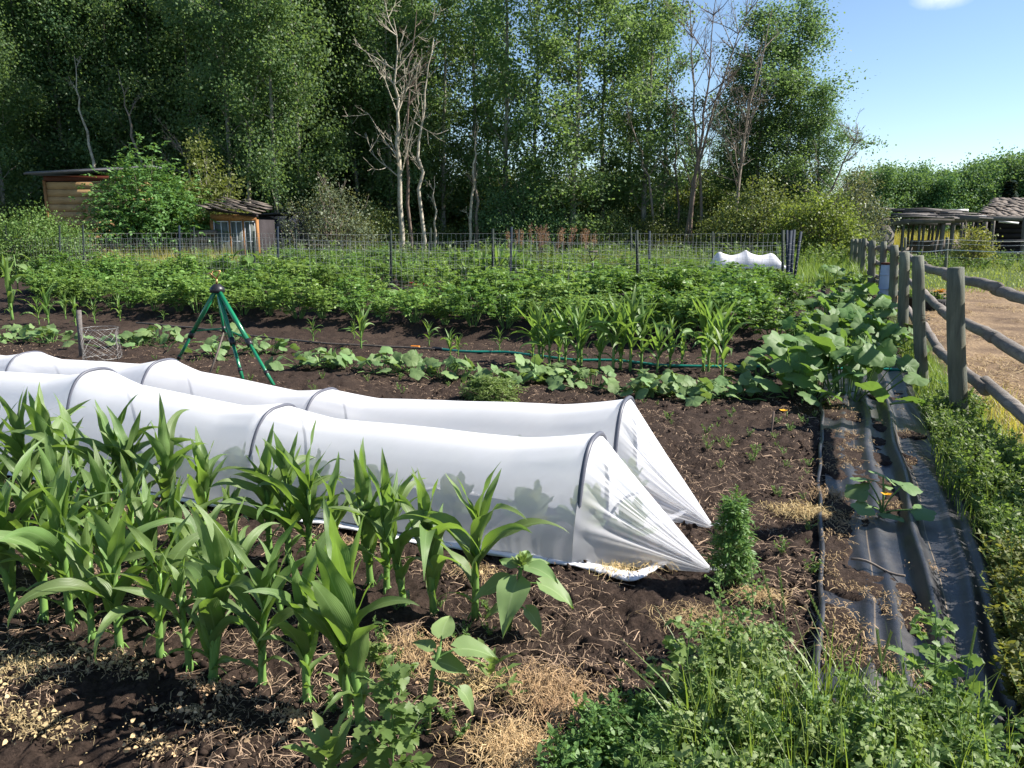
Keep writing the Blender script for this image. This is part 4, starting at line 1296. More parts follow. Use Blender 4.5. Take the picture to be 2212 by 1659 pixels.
for (u, v, vt, lab, k) in ((540, 650, 535, 'tall sunflower with dark drooping leaves by the wire fence', 10), (40, 640, 545, 'tall sunflower at the left edge beside the fence', 9), (835, 665, 610, 'reddish budded plant by the fence post in the middle', 7)):
    x, y = G(u, v); z = Hz(x, y); h = AT(u, vt, y)[2] - z; rg = np.random.default_rng(u)
    sunflower(lab, (x, y, z), [[0, 0, -.02], [.02, 0, h * .5], [.0, .02, h * .95]], [((0.01, .01, h * (.3 + .68 * q / k)), q * 2.4 + rg.random(), .35, .10 + .08 * rg.random(), .24 + .08 * rg.random(), .75) for q in range(k)], None, 'bean' if u == 540 else 'sunfl', .015)


# ---- feathery marigold
def feathery(t, seed, h, rad, nb, mat, leaflet=.03, lsc=1.0):
    rg = np.random.default_rng(seed); gs = Geo(); g = Geo()
    gs.tube([[0, 0, -.02], [.01, 0, h * .5], [0, .01, h]], [.007, .005, .002], 7)
    B = []; D = []
    for i in range(nb):
        f = (i + .5) / nb; z = h * (.08 + .9 * f); a = i * 2.4 + rg.random(); r = rad * (.55 + .45 * math.sin(PI * min(1, f * 1.15 + .12))) * (.8 + .4 * rg.random()) * (1 - .6 * f ** 4)
        k = np.linspace(0, 1, 5)[:, None]; d = np.array([math.cos(a), math.sin(a), .55])
        pts = np.array([0, 0, z - r * .3]) + d * r * k; gs.tube(pts, .002, 4, False)
        for q in range(7):
            ff = .3 + .7 * rg.random(); B.append(np.array([0, 0, z - r * .3]) + d * r * ff); aa = a + rg.normal(0, .9); D.append([math.cos(aa), math.sin(aa), .5 * rg.normal() + .25])
    compound_leaves(g, rg, np.array(B), unit(np.array(D)), (.055 + .045 * rg.random(len(B))) * lsc, 11, leaflet, T_NAR, F_NAR)
    g.build('foliage', M[mat], t); gs.build('stems', M['stem'], t)


x, y = G(1577, 1262)
t = thing('marigold_plant', 'tall bushy feathery green marigold beside the gathered tunnel ends', 'marigold', (x, y, Hz(x, y))); feathery(t, 4, .42, .068, 70, 'mari', .024, .62)
for i, (u, v, h, r, lab) in enumerate(((1070, 868, .24, .22, 'feathery weed bush behind the farther tunnel'), (1040, 862, .2, .16, 'small feathery bush touching the farther tunnel'))):
    x, y = G(u, v); t = thing('feathery_weed', lab, 'weed', (x, y, Hz(x, y))); feathery(t, 70 + i, h, r, 34, 'weed', .035)


# ---- weeds
def lambs(rg, h, nbr=9, leaf=.035, seeds=True):
    """geometry of one lambsquarters weed: (leaves, stems)"""
    gl = Geo(); gs = Geo(); le = np.array([rg.normal(0, .12), rg.normal(0, .12), 0])
    k = np.linspace(0, 1, 7)[:, None]; pts = le * h * k ** 2 + np.array([0, 0, 1]) * h * k
    gs.tube(pts, np.linspace(.0035, .0012, 7) * (h / .3) ** .5, 5, False)
    P = []; D = []; S = []
    for i in range(nbr):
        f = .12 + .8 * i / nbr; b = le * h * f ** 2 + np.array([0, 0, h * f]); a = i * 2.4 + rg.normal(0, .4); ln = h * (.42 - .3 * f) * (.7 + .6 * rg.random())
        d = unit(np.array([math.cos(a), math.sin(a), .75]))
        gs.tube(b + d * ln * np.linspace(0, 1, 4)[:, None], .0013, 4, False)
        for q in range(9):
            ff = .25 + .75 * rg.random(); P.append(b + d * ln * ff); aa = a + rg.normal(0, 1.2); D.append([math.cos(aa), math.sin(aa), .35 * rg.normal() + .1]); S.append(leaf * (.35 + .5 * rg.random()) * (1.25 - .6 * f))
        P.append(b); D.append([math.cos(a + .2), math.sin(a + .2), .1]); S.append(leaf * (1.35 - .7 * f))
    P = np.array(P); D = unit(np.array(D)); S = np.array(S); U = unit(np.array([0, 0, 1.0]) + rg.normal(0, .5, P.shape))
    nb = int(len(P) * .8)
    gl.inst(T_TOO, [f for f in F_TOO if len(f) == 4], None, frames(D, U), P, S)
    if seeds:
        n = 26; f = .7 + .32 * rg.random(n); q = le * h * (f ** 2)[:, None] + np.array([0, 0, 1]) * (h * f)[:, None] + rg.normal(0, .008, (n, 3)) * [1.6, 1.6, 1]
        gl.inst(T_OVA * [1.4, 1, 1.5], F_OVA, None, frames(unit(rg.normal(size=(n, 3))), unit(rg.normal(size=(n, 3)))), q, .007 + .006 * rg.random(n))
    return gl, gs


def scatter_weeds(name, label, mat, spots, protos, smin, smax, seed):
    """spots: (x, y); one mass of growth nobody could count"""
    rg = np.random.default_rng(seed); g = Geo(); gs = Geo()
    spots = np.array(spots); ids = rg.integers(len(protos), size=len(spots))
    for i, (gl, st) in enumerate(protos):
        q = spots[ids == i]; n = len(q)
        if not n: continue
        a = rg.random(n) * 6.28; tl = rg.normal(0, .12, (n, 2)); Z = unit(np.stack([tl[:, 0], tl[:, 1], np.ones(n)], -1))
        Rm = frames(np.stack([np.cos(a), np.sin(a), np.zeros(n)], -1), Z); z = Hlow(q[:, 0], q[:, 1])
        T_ = np.stack([q[:, 0], q[:, 1], z], -1); s = smin + (smax - smin) * rg.random(n)
        for src, dst in ((gl, g), (st, gs)):
            V, F4, F3 = src.arrays(); dst.inst(V, F4, F3, Rm, T_, s)
    o = g.build(name, M[mat])
    tag(o, label, 'weeds', kind='stuff')
    s_ = gs.build('stems', M['stem'], o)
    return o


def region_pts(n, poly, seed, z=.0):
    """ground points inside a polygon of photo points"""
    rg = np.random.default_rng(seed); W = np.array([G(u, v, z) for u, v in poly]); lo, hi = W.min(0), W.max(0); out = []
    while len(out) < n:
        p = lo + (hi - lo) * rg.random((4 * n, 2)); ins = np.zeros(len(p), bool); j = len(W) - 1
        for i in range(len(W)):
            c = ((W[i, 1] > p[:, 1]) != (W[j, 1] > p[:, 1])) & (p[:, 0] < (W[j, 0] - W[i, 0]) * (p[:, 1] - W[i, 1]) / (W[j, 1] - W[i, 1] + 1e-12) + W[i, 0]); ins ^= c; j = i
        out += list(p[ins])
    return np.array(out[:n])


_rw = np.random.default_rng(88)
LAMB = [lambs(_rw, .30, 10, .042) for _ in range(6)]
LAMB_L = [lambs(_rw, .26, 8, .055, False) for _ in range(4)]


def small_narrow(rg, h, n, leaf):
    gl = Geo(); gs = Geo(); P = []; D = []
    for q in range(5):
        a = rg.random() * 6.28; d = unit(np.array([math.cos(a) * .6, math.sin(a) * .6, 1.0])); ln = h * (.7 + .4 * rg.random()); gs.tube(d * ln * np.linspace(0, 1, 4)[:, None], .0016, 4, False)
        for k in range(n // 5):
            P.append(d * ln * (.15 + .85 * rg.random())); aa = rg.random() * 6.28; D.append([math.cos(aa), math.sin(aa), .5 + .4 * rg.normal()])
    P = np.array(P); gl.inst(T_NAR * [1.7, 1, 1], F_NAR, None, frames(unit(np.array(D)), unit(np.array([0, 0, 1.0]) + rg.normal(0, .5, P.shape))), P, leaf * (.6 + .7 * rg.random(len(P))))
    return gl, gs


NARF = [small_narrow(_rw, .24, 190, .027) for _ in range(5)]
NARW = [small_narrow(_rw, .24, 130, .04) for _ in range(5)]
scatter_weeds('weeds', 'leafy lambsquarters weeds filling the lower right foreground', 'weed',
              np.concatenate([region_pts(190, [(1400, 1790), (1460, 1700), (1560, 1660), (1720, 1630), (1880, 1660), (2010, 1730), (2120, 1820), (2000, 2050), (1300, 2050)], 1),
                              region_pts(14, [(1440, 1560), (1640, 1440), (1720, 1520), (1700, 1600), (1480, 1640)], 2), region_pts(45, [(1950, 1640), (2120, 1640), (2140, 1850), (1950, 1850)], 3)]), LAMB + LAMB_L, .55, 1.12, 1)
scatter_weeds('weeds', 'paler seeding weeds mixed into the lower right growth', 'weed_l', np.concatenate([region_pts(120, [(1400, 1790), (1460, 1700), (1560, 1660), (1720, 1630), (1880, 1660), (2010, 1730), (2120, 1820), (2000, 2050), (1300, 2050)], 31), region_pts(14, [(1440, 1560), (1640, 1440), (1720, 1520), (1700, 1600), (1480, 1640)], 32)]), LAMB[:3] + NARF[:2], .7, 1.25, 21)
scatter_weeds('weeds', 'dense fresh green weeds along the right edge of the black fabric', 'weed',
              np.concatenate([region_pts(330, [(2010, 900), (2070, 890), (2130, 960), (2250, 1060), (2380, 1330), (2380, 1440), (2190, 1240), (2080, 1080)], 4), region_pts(60, [(2150, 1180), (2260, 1200), (2390, 1500), (2290, 1500)], 6)]), NARF, .7, 1.25, 2)
scatter_weeds('weeds', 'yellowish dry tipped weeds in the lower right corner', 'weed_y', region_pts(170, [(2150, 1260), (2330, 1400), (2600, 1900), (2330, 1900), (2200, 1560)], 7), NARF + LAMB[:1], .8, 1.2, 3)
scatter_weeds('weeds', 'low dark weeds creeping along the bottom of the picture', 'weed_d', region_pts(85, [(1230, 1630), (1330, 1560), (1430, 1560), (1460, 1700), (1400, 1800), (1180, 1800)], 8), NARW + LAMB[:2], .4, .75, 4)
scatter_weeds('weeds', 'tiny seedling weeds dotting the bare soil beside the tunnels', 'weed', np.concatenate([region_pts(46, [(1420, 900), (1760, 900), (1760, 1280), (1650, 1280), (1500, 1000)], 9),
              region_pts(36, [(300, 830), (1700, 900), (1700, 880), (1400, 870), (600, 760), (300, 760)], 10), region_pts(22, [(540, 1500), (1000, 1640), (1100, 1300), (880, 1300)], 12)]), NARW, .12, .42, 5)


MEAD = [lambs(_rw, .30, 6, .05, False) for _ in range(3)]
scatter_weeds('weeds', 'tall mixed weeds filling the ground between the wire fences and the wood', 'weed', np.array([AT(q[0], 540, q[1])[:2] for q in np.random.default_rng(15).random((420, 2)) * [1250, 10] + [560, 25.5]]), NARW[:2] + MEAD, 2.2, 4.2, 11)
scatter_weeds('weeds', 'rank green growth along the lawn before the pole shelter', 'weed', np.array([AT(q[0], 560, q[1])[:2] for q in np.random.default_rng(16).random((160, 2)) * [360, 9] + [1890, 29]]), NARW[:2] + MEAD, 1.2, 2.4, 12)


def single_weed(name, lab, cat, u, v, geos, mats=('weed', 'stem'), rot=0.0, s=1.0):
    x, y = G(u, v); t = thing(name, lab, cat, (x, y, Hz(x, y)), rot); t.scale = (s, s, s)
    geos[0].build('leaves', M[mats[0]], t); geos[1].build('stem', M[mats[1]], t)


rg = np.random.default_rng(91)
single_weed('lambsquarters_plant', 'big lambsquarters weed with toothed leaves right of the tallest corn', 'weed', 850, 1700, lambs(rg, .42, 16, .075))
single_weed('lambsquarters_plant', 'tall lambsquarters weed standing in front of the black fabric', 'weed', 2010, 1575, lambs(rg, .42, 10, .085))
single_weed('lambsquarters_plant', 'lambsquarters weed with a broad dark leaf at the edge of the weed patch', 'weed', 1475, 1560, lambs(rg, .38, 10, .07))
single_weed('lambsquarters_plant', 'seeding lambsquarters weed right below the marigold', 'weed', 1560, 1420, lambs(rg, .36, 14, .03))
single_weed('lambsquarters_plant', 'slim seeding weed rising before the soil strip by the fabric', 'weed', 1625, 1400, lambs(rg, .34, 12, .028))
single_weed('small_weed', 'small toothed weed between the corn clump and the straw', 'weed', 815, 1440, lambs(rg, .12, 6, .05, False))


def thistle(lab, u, v, n, ln, wd, up=.6, mat='weed'):
    x, y = G(u, v); t = thing('thistle_rosette', lab, 'thistle', (x, y, Hz(x, y))); rg = np.random.default_rng(u)
    for q in range(n):
        a = q * 2.4 + rg.random() * .4; el = up * (.5 + rg.random()); V = T_TOO * [wd / ln / .7, 1, 1]
        g = Geo(); g.inst(V, [f for f in F_TOO if len(f) == 4], None, frames(np.array([[math.cos(a) * math.cos(el), math.sin(a) * math.cos(el), math.sin(el)]]), np.array([[0, 0, 1.0]])), np.array([[0, 0, .015 + .01 * q]]), np.array([ln * (.7 + .5 * rg.random())])); g.build('leaf', M[mat], t)


thistle('upright thistle seedling at the bottom edge left of the lambsquarters', 715, 1690, 11, .16, .05, 1.0)
thistle('little thistle with long toothed leaves right of the small sunflower', 1060, 1475, 8, .11, .03, .7)
thistle('spiny thistle leaf among the weeds in the bottom right', 1830, 1690, 9, .3, .075, .7, 'sunfl')
thistle('pale thistle with spread toothed leaves low in the foreground weeds', 1950, 1750, 8, .26, .07, .8, 'weed_l')
thistle('green thistle half hidden in the weeds before the fabric', 1700, 1650, 9, .2, .055, .9, 'weed')
thistle('tiny thistle rosette near the bottom straw heap', 1100, 1505, 6, .07, .02, .3)


# ---- grass
def blades(g, P, h, lean, wd, rg, az=None):
    n = len(P); a = rg.random(n) * 6.28 if az is None else az + rg.normal(0, .5, n)
    d = np.stack([np.cos(a), np.sin(a), np.zeros(n)], -1); sd_ = np.stack([-np.sin(a), np.cos(a), np.zeros(n)], -1); V = []
    for t_ in (0, .35, .7, 1.0):
        c = P + d * (lean * h * t_ ** 2)[:, None] + np.array([0, 0, 1]) * (h * t_ * (1 - .38 * lean * t_))[:, None]
        w_ = wd * (1 - t_ ** 1.6) * .5 + .0003
        V += [c - sd_ * w_[:, None], c + sd_ * w_[:, None]]
    V = np.stack(V, 1); f = np.array([[0, 1, 3, 2], [2, 3, 5, 4], [4, 5, 7, 6]])
    g.add(V.reshape(-1, 3), (f[None] + (np.arange(n) * 8)[:, None, None]).reshape(-1, 4))


def grass(lab, mat, P, hmin, hmax, wd, seed, lean=.9):
    rg = np.random.default_rng(seed); g = Geo(); P = np.array(P); n = len(P); z = Hlow(P[:, 0], P[:, 1])
    blades(g, np.stack([P[:, 0], P[:, 1], z], -1), hmin + (hmax - hmin) * rg.random(n) ** 1.5, lean * rg.random(n), wd * (.6 + .8 * rg.random(n)), rg)
    tag(g.build('grass', M[mat]), lab, 'grass', kind='stuff')


grass('fresh grass among the weeds along the right fabric edge', 'grass', region_pts(3600, [(1960, 800), (1990, 760), (2030, 800), (2100, 900), (2330, 1080), (2330, 1400), (2140, 1240), (2030, 1060)], 21), .08, .28, .006, 21)
grass('grass tufts along the foot of the rustic fence', 'grass', np.concatenate([region_pts(900, [(1925, 720), (1945, 700), (1990, 790), (2000, 850), (1975, 830)], 23), region_pts(800, [(1700, 590), (1860, 570), (1860, 620), (1720, 620)], 24)]), .10, .32, .008, 22)
grass('pale dry grass at the paddock edge by the near fence post', 'grass_y', region_pts(1100, [(2090, 900), (2150, 850), (2330, 1000), (2330, 1180), (2200, 1060)], 25), .08, .25, .006, 23)
grass('grass blades and seed stalks among the foreground weeds', 'grass', region_pts(950, [(1500, 1480), (1900, 1560), (2100, 1640), (2300, 1900), (1400, 1900)], 26), .12, .42, .006, 24, .7)
grass('short sunlit lawn beyond the paddock', 'lawn', np.array([q for q in region_pts(9000, [(2000, 630), (2330, 640), (2330, 562), (1900, 562), (1870, 575), (1900, 620)], 27)]), .05, .16, .02, 25)
grass('tall yellow green grass before the glazed hut', 'grass_y', np.array([AT(q[0], 560, q[1])[:2] for q in np.random.default_rng(4).random((3500, 2)) * [300, 5] + [215, 25.5]]), .5, 1.15, .014, 26, .6)
grass('tall meadow grass along the wood edge behind the fences', 'grass', np.array([AT(q[0], 540, q[1])[:2] for q in np.random.default_rng(5).random((6000, 2)) * [1500, 9] + [330, 26]]), .5, 1.15, .016, 27, .6)
grass('tall grass behind the blue end posts', 'grass', np.array([AT(q[0], 560, q[1])[:2] for q in np.random.default_rng(6).random((2600, 2)) * [190, 9] + [1690, 21]]), .3, .8, .014, 28, .7)


grass('long pale grass leaves standing up through the lower right weeds', 'grass', region_pts(420, [(1480, 1650), (1800, 1600), (2050, 1720), (2150, 1850), (1500, 1950)], 41), .22, .46, .010, 41, .8)


def seed_stalk(lab, u, v, ut, vt, Y=None):
    x, y = G(u, v); h = AT(ut, vt, y); z = Hz(x, y); t = thing('grass_stalk', lab, 'grass stalk', (x, y, z), 0, 'seed stalks in the foreground weeds')
    e = np.array([h[0] - x, .03, h[2] - z]); k = np.linspace(0, 1, 9)[:, None]; pts = e * k + np.array([0, 0, 1]) * (.03 * np.sin(PI * k))
    g = Geo(); g.tube(pts, np.linspace(.0016, .0009, 9), 5, False); g.build('stalk', M['stem'], t)
    n = 22; f = np.linspace(.72, 1, n); P = e * f[:, None] + np.array([0, 0, 1]) * (.03 * np.sin(PI * f))[:, None]; a = np.arange(n) * PI
    D = unit(unit(e) + .35 * np.stack([np.cos(a), np.sin(a), 0 * a], -1)); g = Geo(); g.inst(T_NAR * [1.6, 1, 1], F_NAR, None, frames(D, np.tile([.1, -1, .2], (n, 1))), P, np.full(n, .013)); g.build('seed_head', M['weed_y'], t)


for u, v, ut, vt, lab in ((1570, 1680, 1350, 1440, 'bent grass stalk leaning left over the bare soil'), (1740, 1640, 1655, 1245, 'tall thin seed stalk in front of the marigold'), (1720, 1600, 1690, 1240, 'slender seed stalk leaning to the right before the dark soil'),
                          (1880, 1640, 1755, 1290, 'plump seed head before the left edge of the fabric'), (1920, 1660, 1905, 1375, 'upright seed stalk in front of the shiny fabric'), (2060, 1620, 2120, 1370, 'straight seed stalk before the far right fabric fold'),
                          (1850, 1640, 1935, 1380, 'leaning seed stalk before the glossy fabric fold')):
    seed_stalk(lab, u, v, ut, vt)


def broad_blades():
    for i, (u, v, az, ln, wd, el, cu, lab) in enumerate(((1790, 1720, 2.2, .30, .030, 1.25, .8, 'bright broad grass blade leaning left in the bottom weeds'), (1950, 1720, 1.6, .28, .026, 1.4, .9, 'broad grass blade arching at the bottom right'), (2120, 1720, 1.2, .36, .022, 1.5, 1.2, 'bright upright grass blade folded over at the right corner'), (1640, 1720, 2.6, .3, .03, 1.2, .9, 'dark broad grass blade low among the bottom weeds'))):
        x, y = G(u, v); rg = np.random.default_rng(i + 5); t = thing('broad_grass', lab, 'grass blade', (x, y, Hz(x, y)), 0, 'broad grass blades in the bottom weeds')
        for q in range(3): corn_leaf(rg, (0, 0, 0), az + rg.normal(0, .6), ln * (1 - .2 * q), wd, el, cu, rg.normal(0, .5), .4).build('blade', M['grass'], t, smooth=True)


broad_blades()
# ------------------------------------------------------------------ trees
def leaf_cluster(g, rg, C, sig, per, size, squash=.8, T=T_DIA, F=F_DIA, droop=0.0):
    """leaves gathered round the points C (n,3)"""
    n = len(C) * per; P = np.repeat(C, per, 0) + rg.normal(size=(n, 3)) * np.array([1, 1, squash]) * np.repeat(np.broadcast_to(sig, (len(C),)), per)[:, None]
    D = unit(rg.normal(size=(n, 3)) + [0, 0, -droop]); U = unit(rg.normal(size=(n, 3)) * .55 + [0, 0, .4] + unit(P - np.repeat(C, per, 0)) * .9)
    g.inst(T, F, None, frames(D, U), P, size * (.65 + .7 * rg.random(n)))


def tree_proto(seed, H, cb, wid, nbr, per, lsize, mat, bark='bark', r0=.14, lean=(0, 0), sig=.27, up=.75, taper=.75, crook=.25, top=.97, subs=3, twig=True):
    rg = np.random.default_rng(seed); gt = Geo(); gl = Geo(); n = 12; k = np.linspace(0, 1, n)
    wob = np.cumsum(rg.normal(0, crook / n * 2, (n, 2)), 0); wob -= wob[0]
    pts = np.stack([lean[0] * H * k ** 1.2 + wob[:, 0], lean[1] * H * k ** 1.2 + wob[:, 1], -.3 + (H + .3) * k], -1)
    gt.tube(pts, r0 * (1 - .93 * k ** 1.1) + .008, 7, False)
    C = []
    for i in range(nbr):
        f = cb + (top - cb) * ((i + rg.random()) / nbr); j = f * (n - 1); a0 = min(n - 2, int(j)); b = pts[a0] * (1 - j + a0) + pts[a0 + 1] * (j - a0)
        az = i * 2.4 + rg.normal(0, .5); q = (f - cb) / (1 - cb)
        prof = (math.sin(PI * min(1, .18 + .82 * q) ** .8) ** taper) * (.55 + .75 * rg.random())
        ln = wid * prof + .25; el = up * (.55 + .7 * rg.random()); m = 6; kk = np.linspace(0, 1, m)
        e = el + .35 * kk; d = np.stack([np.cos(e) * math.cos(az), np.cos(e) * math.sin(az), np.sin(e)], -1)
        path = b + np.concatenate([[[0, 0, 0]], np.cumsum(d[1:] * ln / (m - 1), 0)])
        path[1:] += rg.normal(0, .05, (m - 1, 3)) * ln * .5
        gt.tube(path, np.linspace(r0 * .33 * (1 - .7 * f), .006, m), 4, False)
        for s in range(int(2 + 3 * ln / wid)): C.append(path[1] + (path[-1] - path[1]) * rg.random() + rg.normal(0, .12, 3))
        C.append(path[-1])
        for s in range(subs):
            b2 = path[rg.integers(2, m)]; a2 = az + rg.normal(0, 1.0); l2 = ln * (.25 + .35 * rg.random()); d2 = unit(np.array([math.cos(a2), math.sin(a2), .5 + .5 * rg.normal()]))
            if twig: gt.tube(b2 + d2 * l2 * np.linspace(0, 1, 3)[:, None], .008, 3, False)
            C.append(b2 + d2 * l2); C.append(b2 + d2 * l2 * .6)
    C = np.array(C)
    if per: leaf_cluster(gl, rg, C, sig * (.6 + .9 * rg.random(len(C))), per, lsize)
    return (gt.mesh('trunk', M[bark], True), gl.mesh('crown', M[mat]) if per else None)


def place_tree(cache, key, proto, name, lab, cat, x, y, rot, s, group, z=None):
    z = Hz(x, y) if z is None else z
    if key in cache: return dup(cache[key], (x, y, z), rot, lab, group, s)
    t = thing(name, lab, cat, (x, y, z), rot, group); t.scale = (s, s, s) if np.isscalar(s) else s
    obj('trunk', proto[0], t)
    if proto[1] is not None: obj('crown', proto[1], t)
    cache[key] = t
    return t


TC = {}
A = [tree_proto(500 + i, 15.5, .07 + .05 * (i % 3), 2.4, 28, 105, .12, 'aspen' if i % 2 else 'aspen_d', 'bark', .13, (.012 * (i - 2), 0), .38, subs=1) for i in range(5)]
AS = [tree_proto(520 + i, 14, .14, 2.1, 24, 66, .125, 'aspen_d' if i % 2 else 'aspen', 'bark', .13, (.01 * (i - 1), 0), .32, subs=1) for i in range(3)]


def wood_left():
    rg = np.random.default_rng(31)
    ranks = [('front', 37.5, -70, 830, 12, 1.2), ('middle', 42.5, -60, 850, 14, 1.6), ('back', 48.5, -50, 880, 17, 2.0)]
    for nm, Y, u0, u1, n, jit in ranks:
        us = np.linspace(u0, u1, n) + rg.normal(0, 14, n); us.sort()
        for i, u in enumerate(us):
            y = Y + rg.normal(0, jit * .6)
            if nm == 'front' and (60 < u < 480 or u > 700): y = max(y, 41)
            x = AT(u, 500, y)[0]; p = int(rg.integers(5))
            place_tree(TC, ('A', p), A[p], 'aspen_tree', f'tall leafy aspen, {rank(i, n)} in the {nm} rank of the left wood', 'aspen', x, y, rg.random() * 6.28, .92 + .22 * rg.random(), f'aspens in the {nm} rank of the left wood')
    # deep shade behind: the last rank closes the wood
    us = np.linspace(-40, 900, 16)
    for i, u in enumerate(us):
        y = 57 + rg.normal(0, 1.5); p = int(rg.integers(5)); x = AT(u, 500, y)[0]
        place_tree(TC, ('A', p), A[p], 'aspen_tree', f'dim aspen, {rank(i, 16)} in the deepest rank of the left wood', 'aspen', x, y, rg.random() * 6, 1.25 + .15 * rg.random(), 'aspens in the deepest rank of the left wood')


wood_left()
RIGHT = [  # u of the trunk, depth, sparse?, scale, label
    (905, 44, 'A', 1, .98, 'leafy aspen behind the three pale dead trunks'), (960, 41.5, 'S', 0, 1.02, 'aspen with thin foliage right of the pale birch trunk'),
    (1020, 43, 'S', 1, 1.12, 'aspen with a dark crown above the two short pale trunks'), (1062, 46, 'S', 2, 1.0, 'slim aspen between the paired pale trunks and the dark stems'),
    (1097, 40, 'S', 2, 1.15, 'tall aspen with a bare dark stem against the blue sky'), (1158, 43, 'S', 0, 1.0, 'aspen with a straight stem left of the big pale trunk'),
    (1238, 39, 'A', 3, 1.0, 'big aspen with a thick pale trunk and broad sunlit crown'), (1300, 43, 'S', 1, 1.0, 'aspen with an open crown right of the big pale trunk'),
    (1352, 45, 'S', 0, .95, 'slender aspen with open lower branches before the blue sky'), (1398, 41, 'S', 2, .98, 'leafy aspen left of the dead leaning trees'), (1432, 44, 'S', 1, .95, 'thin aspen touching the bare dead branches'),
    (1640, 41, 'A', 2, .80, 'broad leafy tree crown ending the wood at the sky'), (1720, 42, 'A', 0, .83, 'rightmost tall aspen of the wood with the highest tip'), (1585, 43, 'S', 0, .74, 'leafy aspen right behind the dead leaning trees'),
    (1765, 40, 'A', 4, .55, 'bright green half grown aspen at the right end of the wood'), (1690, 40, 'A', 1, .58, 'half grown aspen below the highest crown on the right'),
    (1545, 46, 'S', 1, .6, 'small aspen half hidden behind the dead stems'), (1480, 47, 'S', 2, .55, 'small aspen in the gap before the dead trees')]
WX = {1640: 1.4, 1720: 1.25, 1238: 1.3, 1398: 1.2, 1300: 1.2, 1765: 1.15, 1690: 1.4, 1585: 1.2}
for (u, Y, kind, p, s, lab) in RIGHT:
    x = AT(u, 500, Y)[0]; pr = (A if kind == 'A' else AS)[p]
    place_tree(TC, (kind, p), pr, 'aspen_tree', lab, 'aspen', x, Y, NPR.random() * 6.28, (s * WX.get(u, 1.0), s * WX.get(u, 1.0), s), 'aspens at the right end of the wood')


# ---- bare and dead stems, drawn along measured lines
def dead_tree(lab, u, Y, path, r0, seed, nbr, blen, mat='dead', up=.9, name='dead_tree', crown=None, group='dead and bare trees'):
    """path: photo points up the stem, at depth Y"""
    rg = np.random.default_rng(seed); P = np.array([AT(a, b, Y) for a, b in path]); x0, y0 = P[0][0], P[0][1]; P[0][2] = -.2
    m = 14; tt = np.linspace(0, len(P) - 1, m); pts = np.array([P[min(len(P) - 2, int(q))] * (1 - q + min(len(P) - 2, int(q))) + P[min(len(P) - 2, int(q)) + 1] * (q - min(len(P) - 2, int(q))) for q in tt]) - [x0, y0, 0]
    pts[1:-1] += rg.normal(0, .05, (m - 2, 3)); g = Geo(); g.tube(pts, r0 * (1 - .88 * np.linspace(0, 1, m)), 7, False)

    def br(b, d, ln, r, dep):
        k = np.linspace(0, 1, 6)[:, None]; bend = rg.normal(0, .22, 3); p = b + d * ln * k + bend * ln * .35 * k ** 2 + np.array([0, 0, .12 * ln]) * k ** 2 + rg.normal(0, .025, (6, 3)) * ln * .6 * k
        g.tube(p, np.linspace(r, max(.006, r * .3), 6), 4, False)
        if dep:
            for q in range(3 + int(rg.integers(3))):
                j = rg.integers(1, 6); d2 = unit(d + rg.normal(0, .65, 3) + [0, 0, .25]); br(p[j], d2, ln * (.25 + .35 * rg.random()), r * .5, dep - 1)
    for i in range(nbr):
        j = rg.integers(3, m - 1); a = rg.random() * 6.28; el = up * (.5 + .7 * rg.random()); d = np.array([math.cos(a) * math.cos(el), math.sin(a) * math.cos(el) * .6, math.sin(el)]); br(pts[j], unit(d), blen * (.5 + .8 * rg.random()) * (1.1 - .6 * j / m), r0 * .28, 2)
    t = thing(name, lab, 'tree', (x0, y0, 0), 0, group); g.build('trunk', M[mat], t, smooth=True)
    if crown is not None:
        gl = Geo(); C = np.array([AT(a, b, Y) for a, b in crown]) - [x0, y0, 0]; C = np.repeat(C, 5, 0) + rg.normal(0, .35, (len(C) * 5, 3)); leaf_cluster(gl, rg, C, .3, 26, .12); gl.build('crown', M['aspen'], t)


dead_tree('pale dead tree with many fine bare branches, leftmost of the three pale trunks', 868, 36, [(868, 520), (866, 400), (858, 300), (862, 220), (855, 140), (850, 40)], .13, 1, 20, 2.2, 'birch')
dead_tree('thin pinkish bare trunk in the middle of the three pale trunks', 886, 36.4, [(889, 520), (884, 400), (878, 300), (884, 200), (888, 120), (900, 20)], .09, 2, 9, 1.4, 'deadpink')
dead_tree('white curved birch trunk, rightmost of the three pale trunks', 912, 36.2, [(914, 520), (910, 420), (903, 330), (912, 240), (925, 160), (935, 90)], .10, 3, 6, 1.0, 'birch')
dead_tree('white lower trunk leaning right, left of a short pale pair', 1015, 38, [(1013, 490), (1018, 430), (1025, 340), (1032, 260)], .09, 4, 3, .8, 'birch')
dead_tree('grey trunk beside the white one, right of a short pale pair', 1030, 38.3, [(1030, 490), (1029, 420), (1026, 330), (1030, 250)], .10, 5, 3, .8, 'dead')
dead_tree('thin white stem low in the wood right of the birch', 938, 37, [(938, 520), (940, 450), (938, 380)], .07, 6, 2, .6, 'birch')
dead_tree('dead grey tree with bare forked branches left of the leafy right crown', 1495, 38.5, [(1488, 520), (1500, 400), (1520, 260), (1535, 140), (1548, -20)], .10, 7, 18, 2.6, 'deadpink')
dead_tree('leaning dead tree whose bare twigs cross the blue sky', 1480, 39, [(1478, 520), (1500, 380), (1540, 240), (1580, 120), (1620, 0)], .09, 8, 18, 2.5, 'dead')
dead_tree('slim dead stem standing straight before the blue sky', 1512, 39.6, [(1520, 510), (1512, 380), (1500, 260), (1496, 120), (1490, 10)], .09, 9, 14, 2.2, 'dead')
dead_tree('dead branchy tree before the leafy crowns at the right', 1600, 38.2, [(1585, 520), (1590, 430), (1605, 330), (1620, 230), (1645, 130), (1668, 20)], .11, 10, 24, 2.4, 'dead')
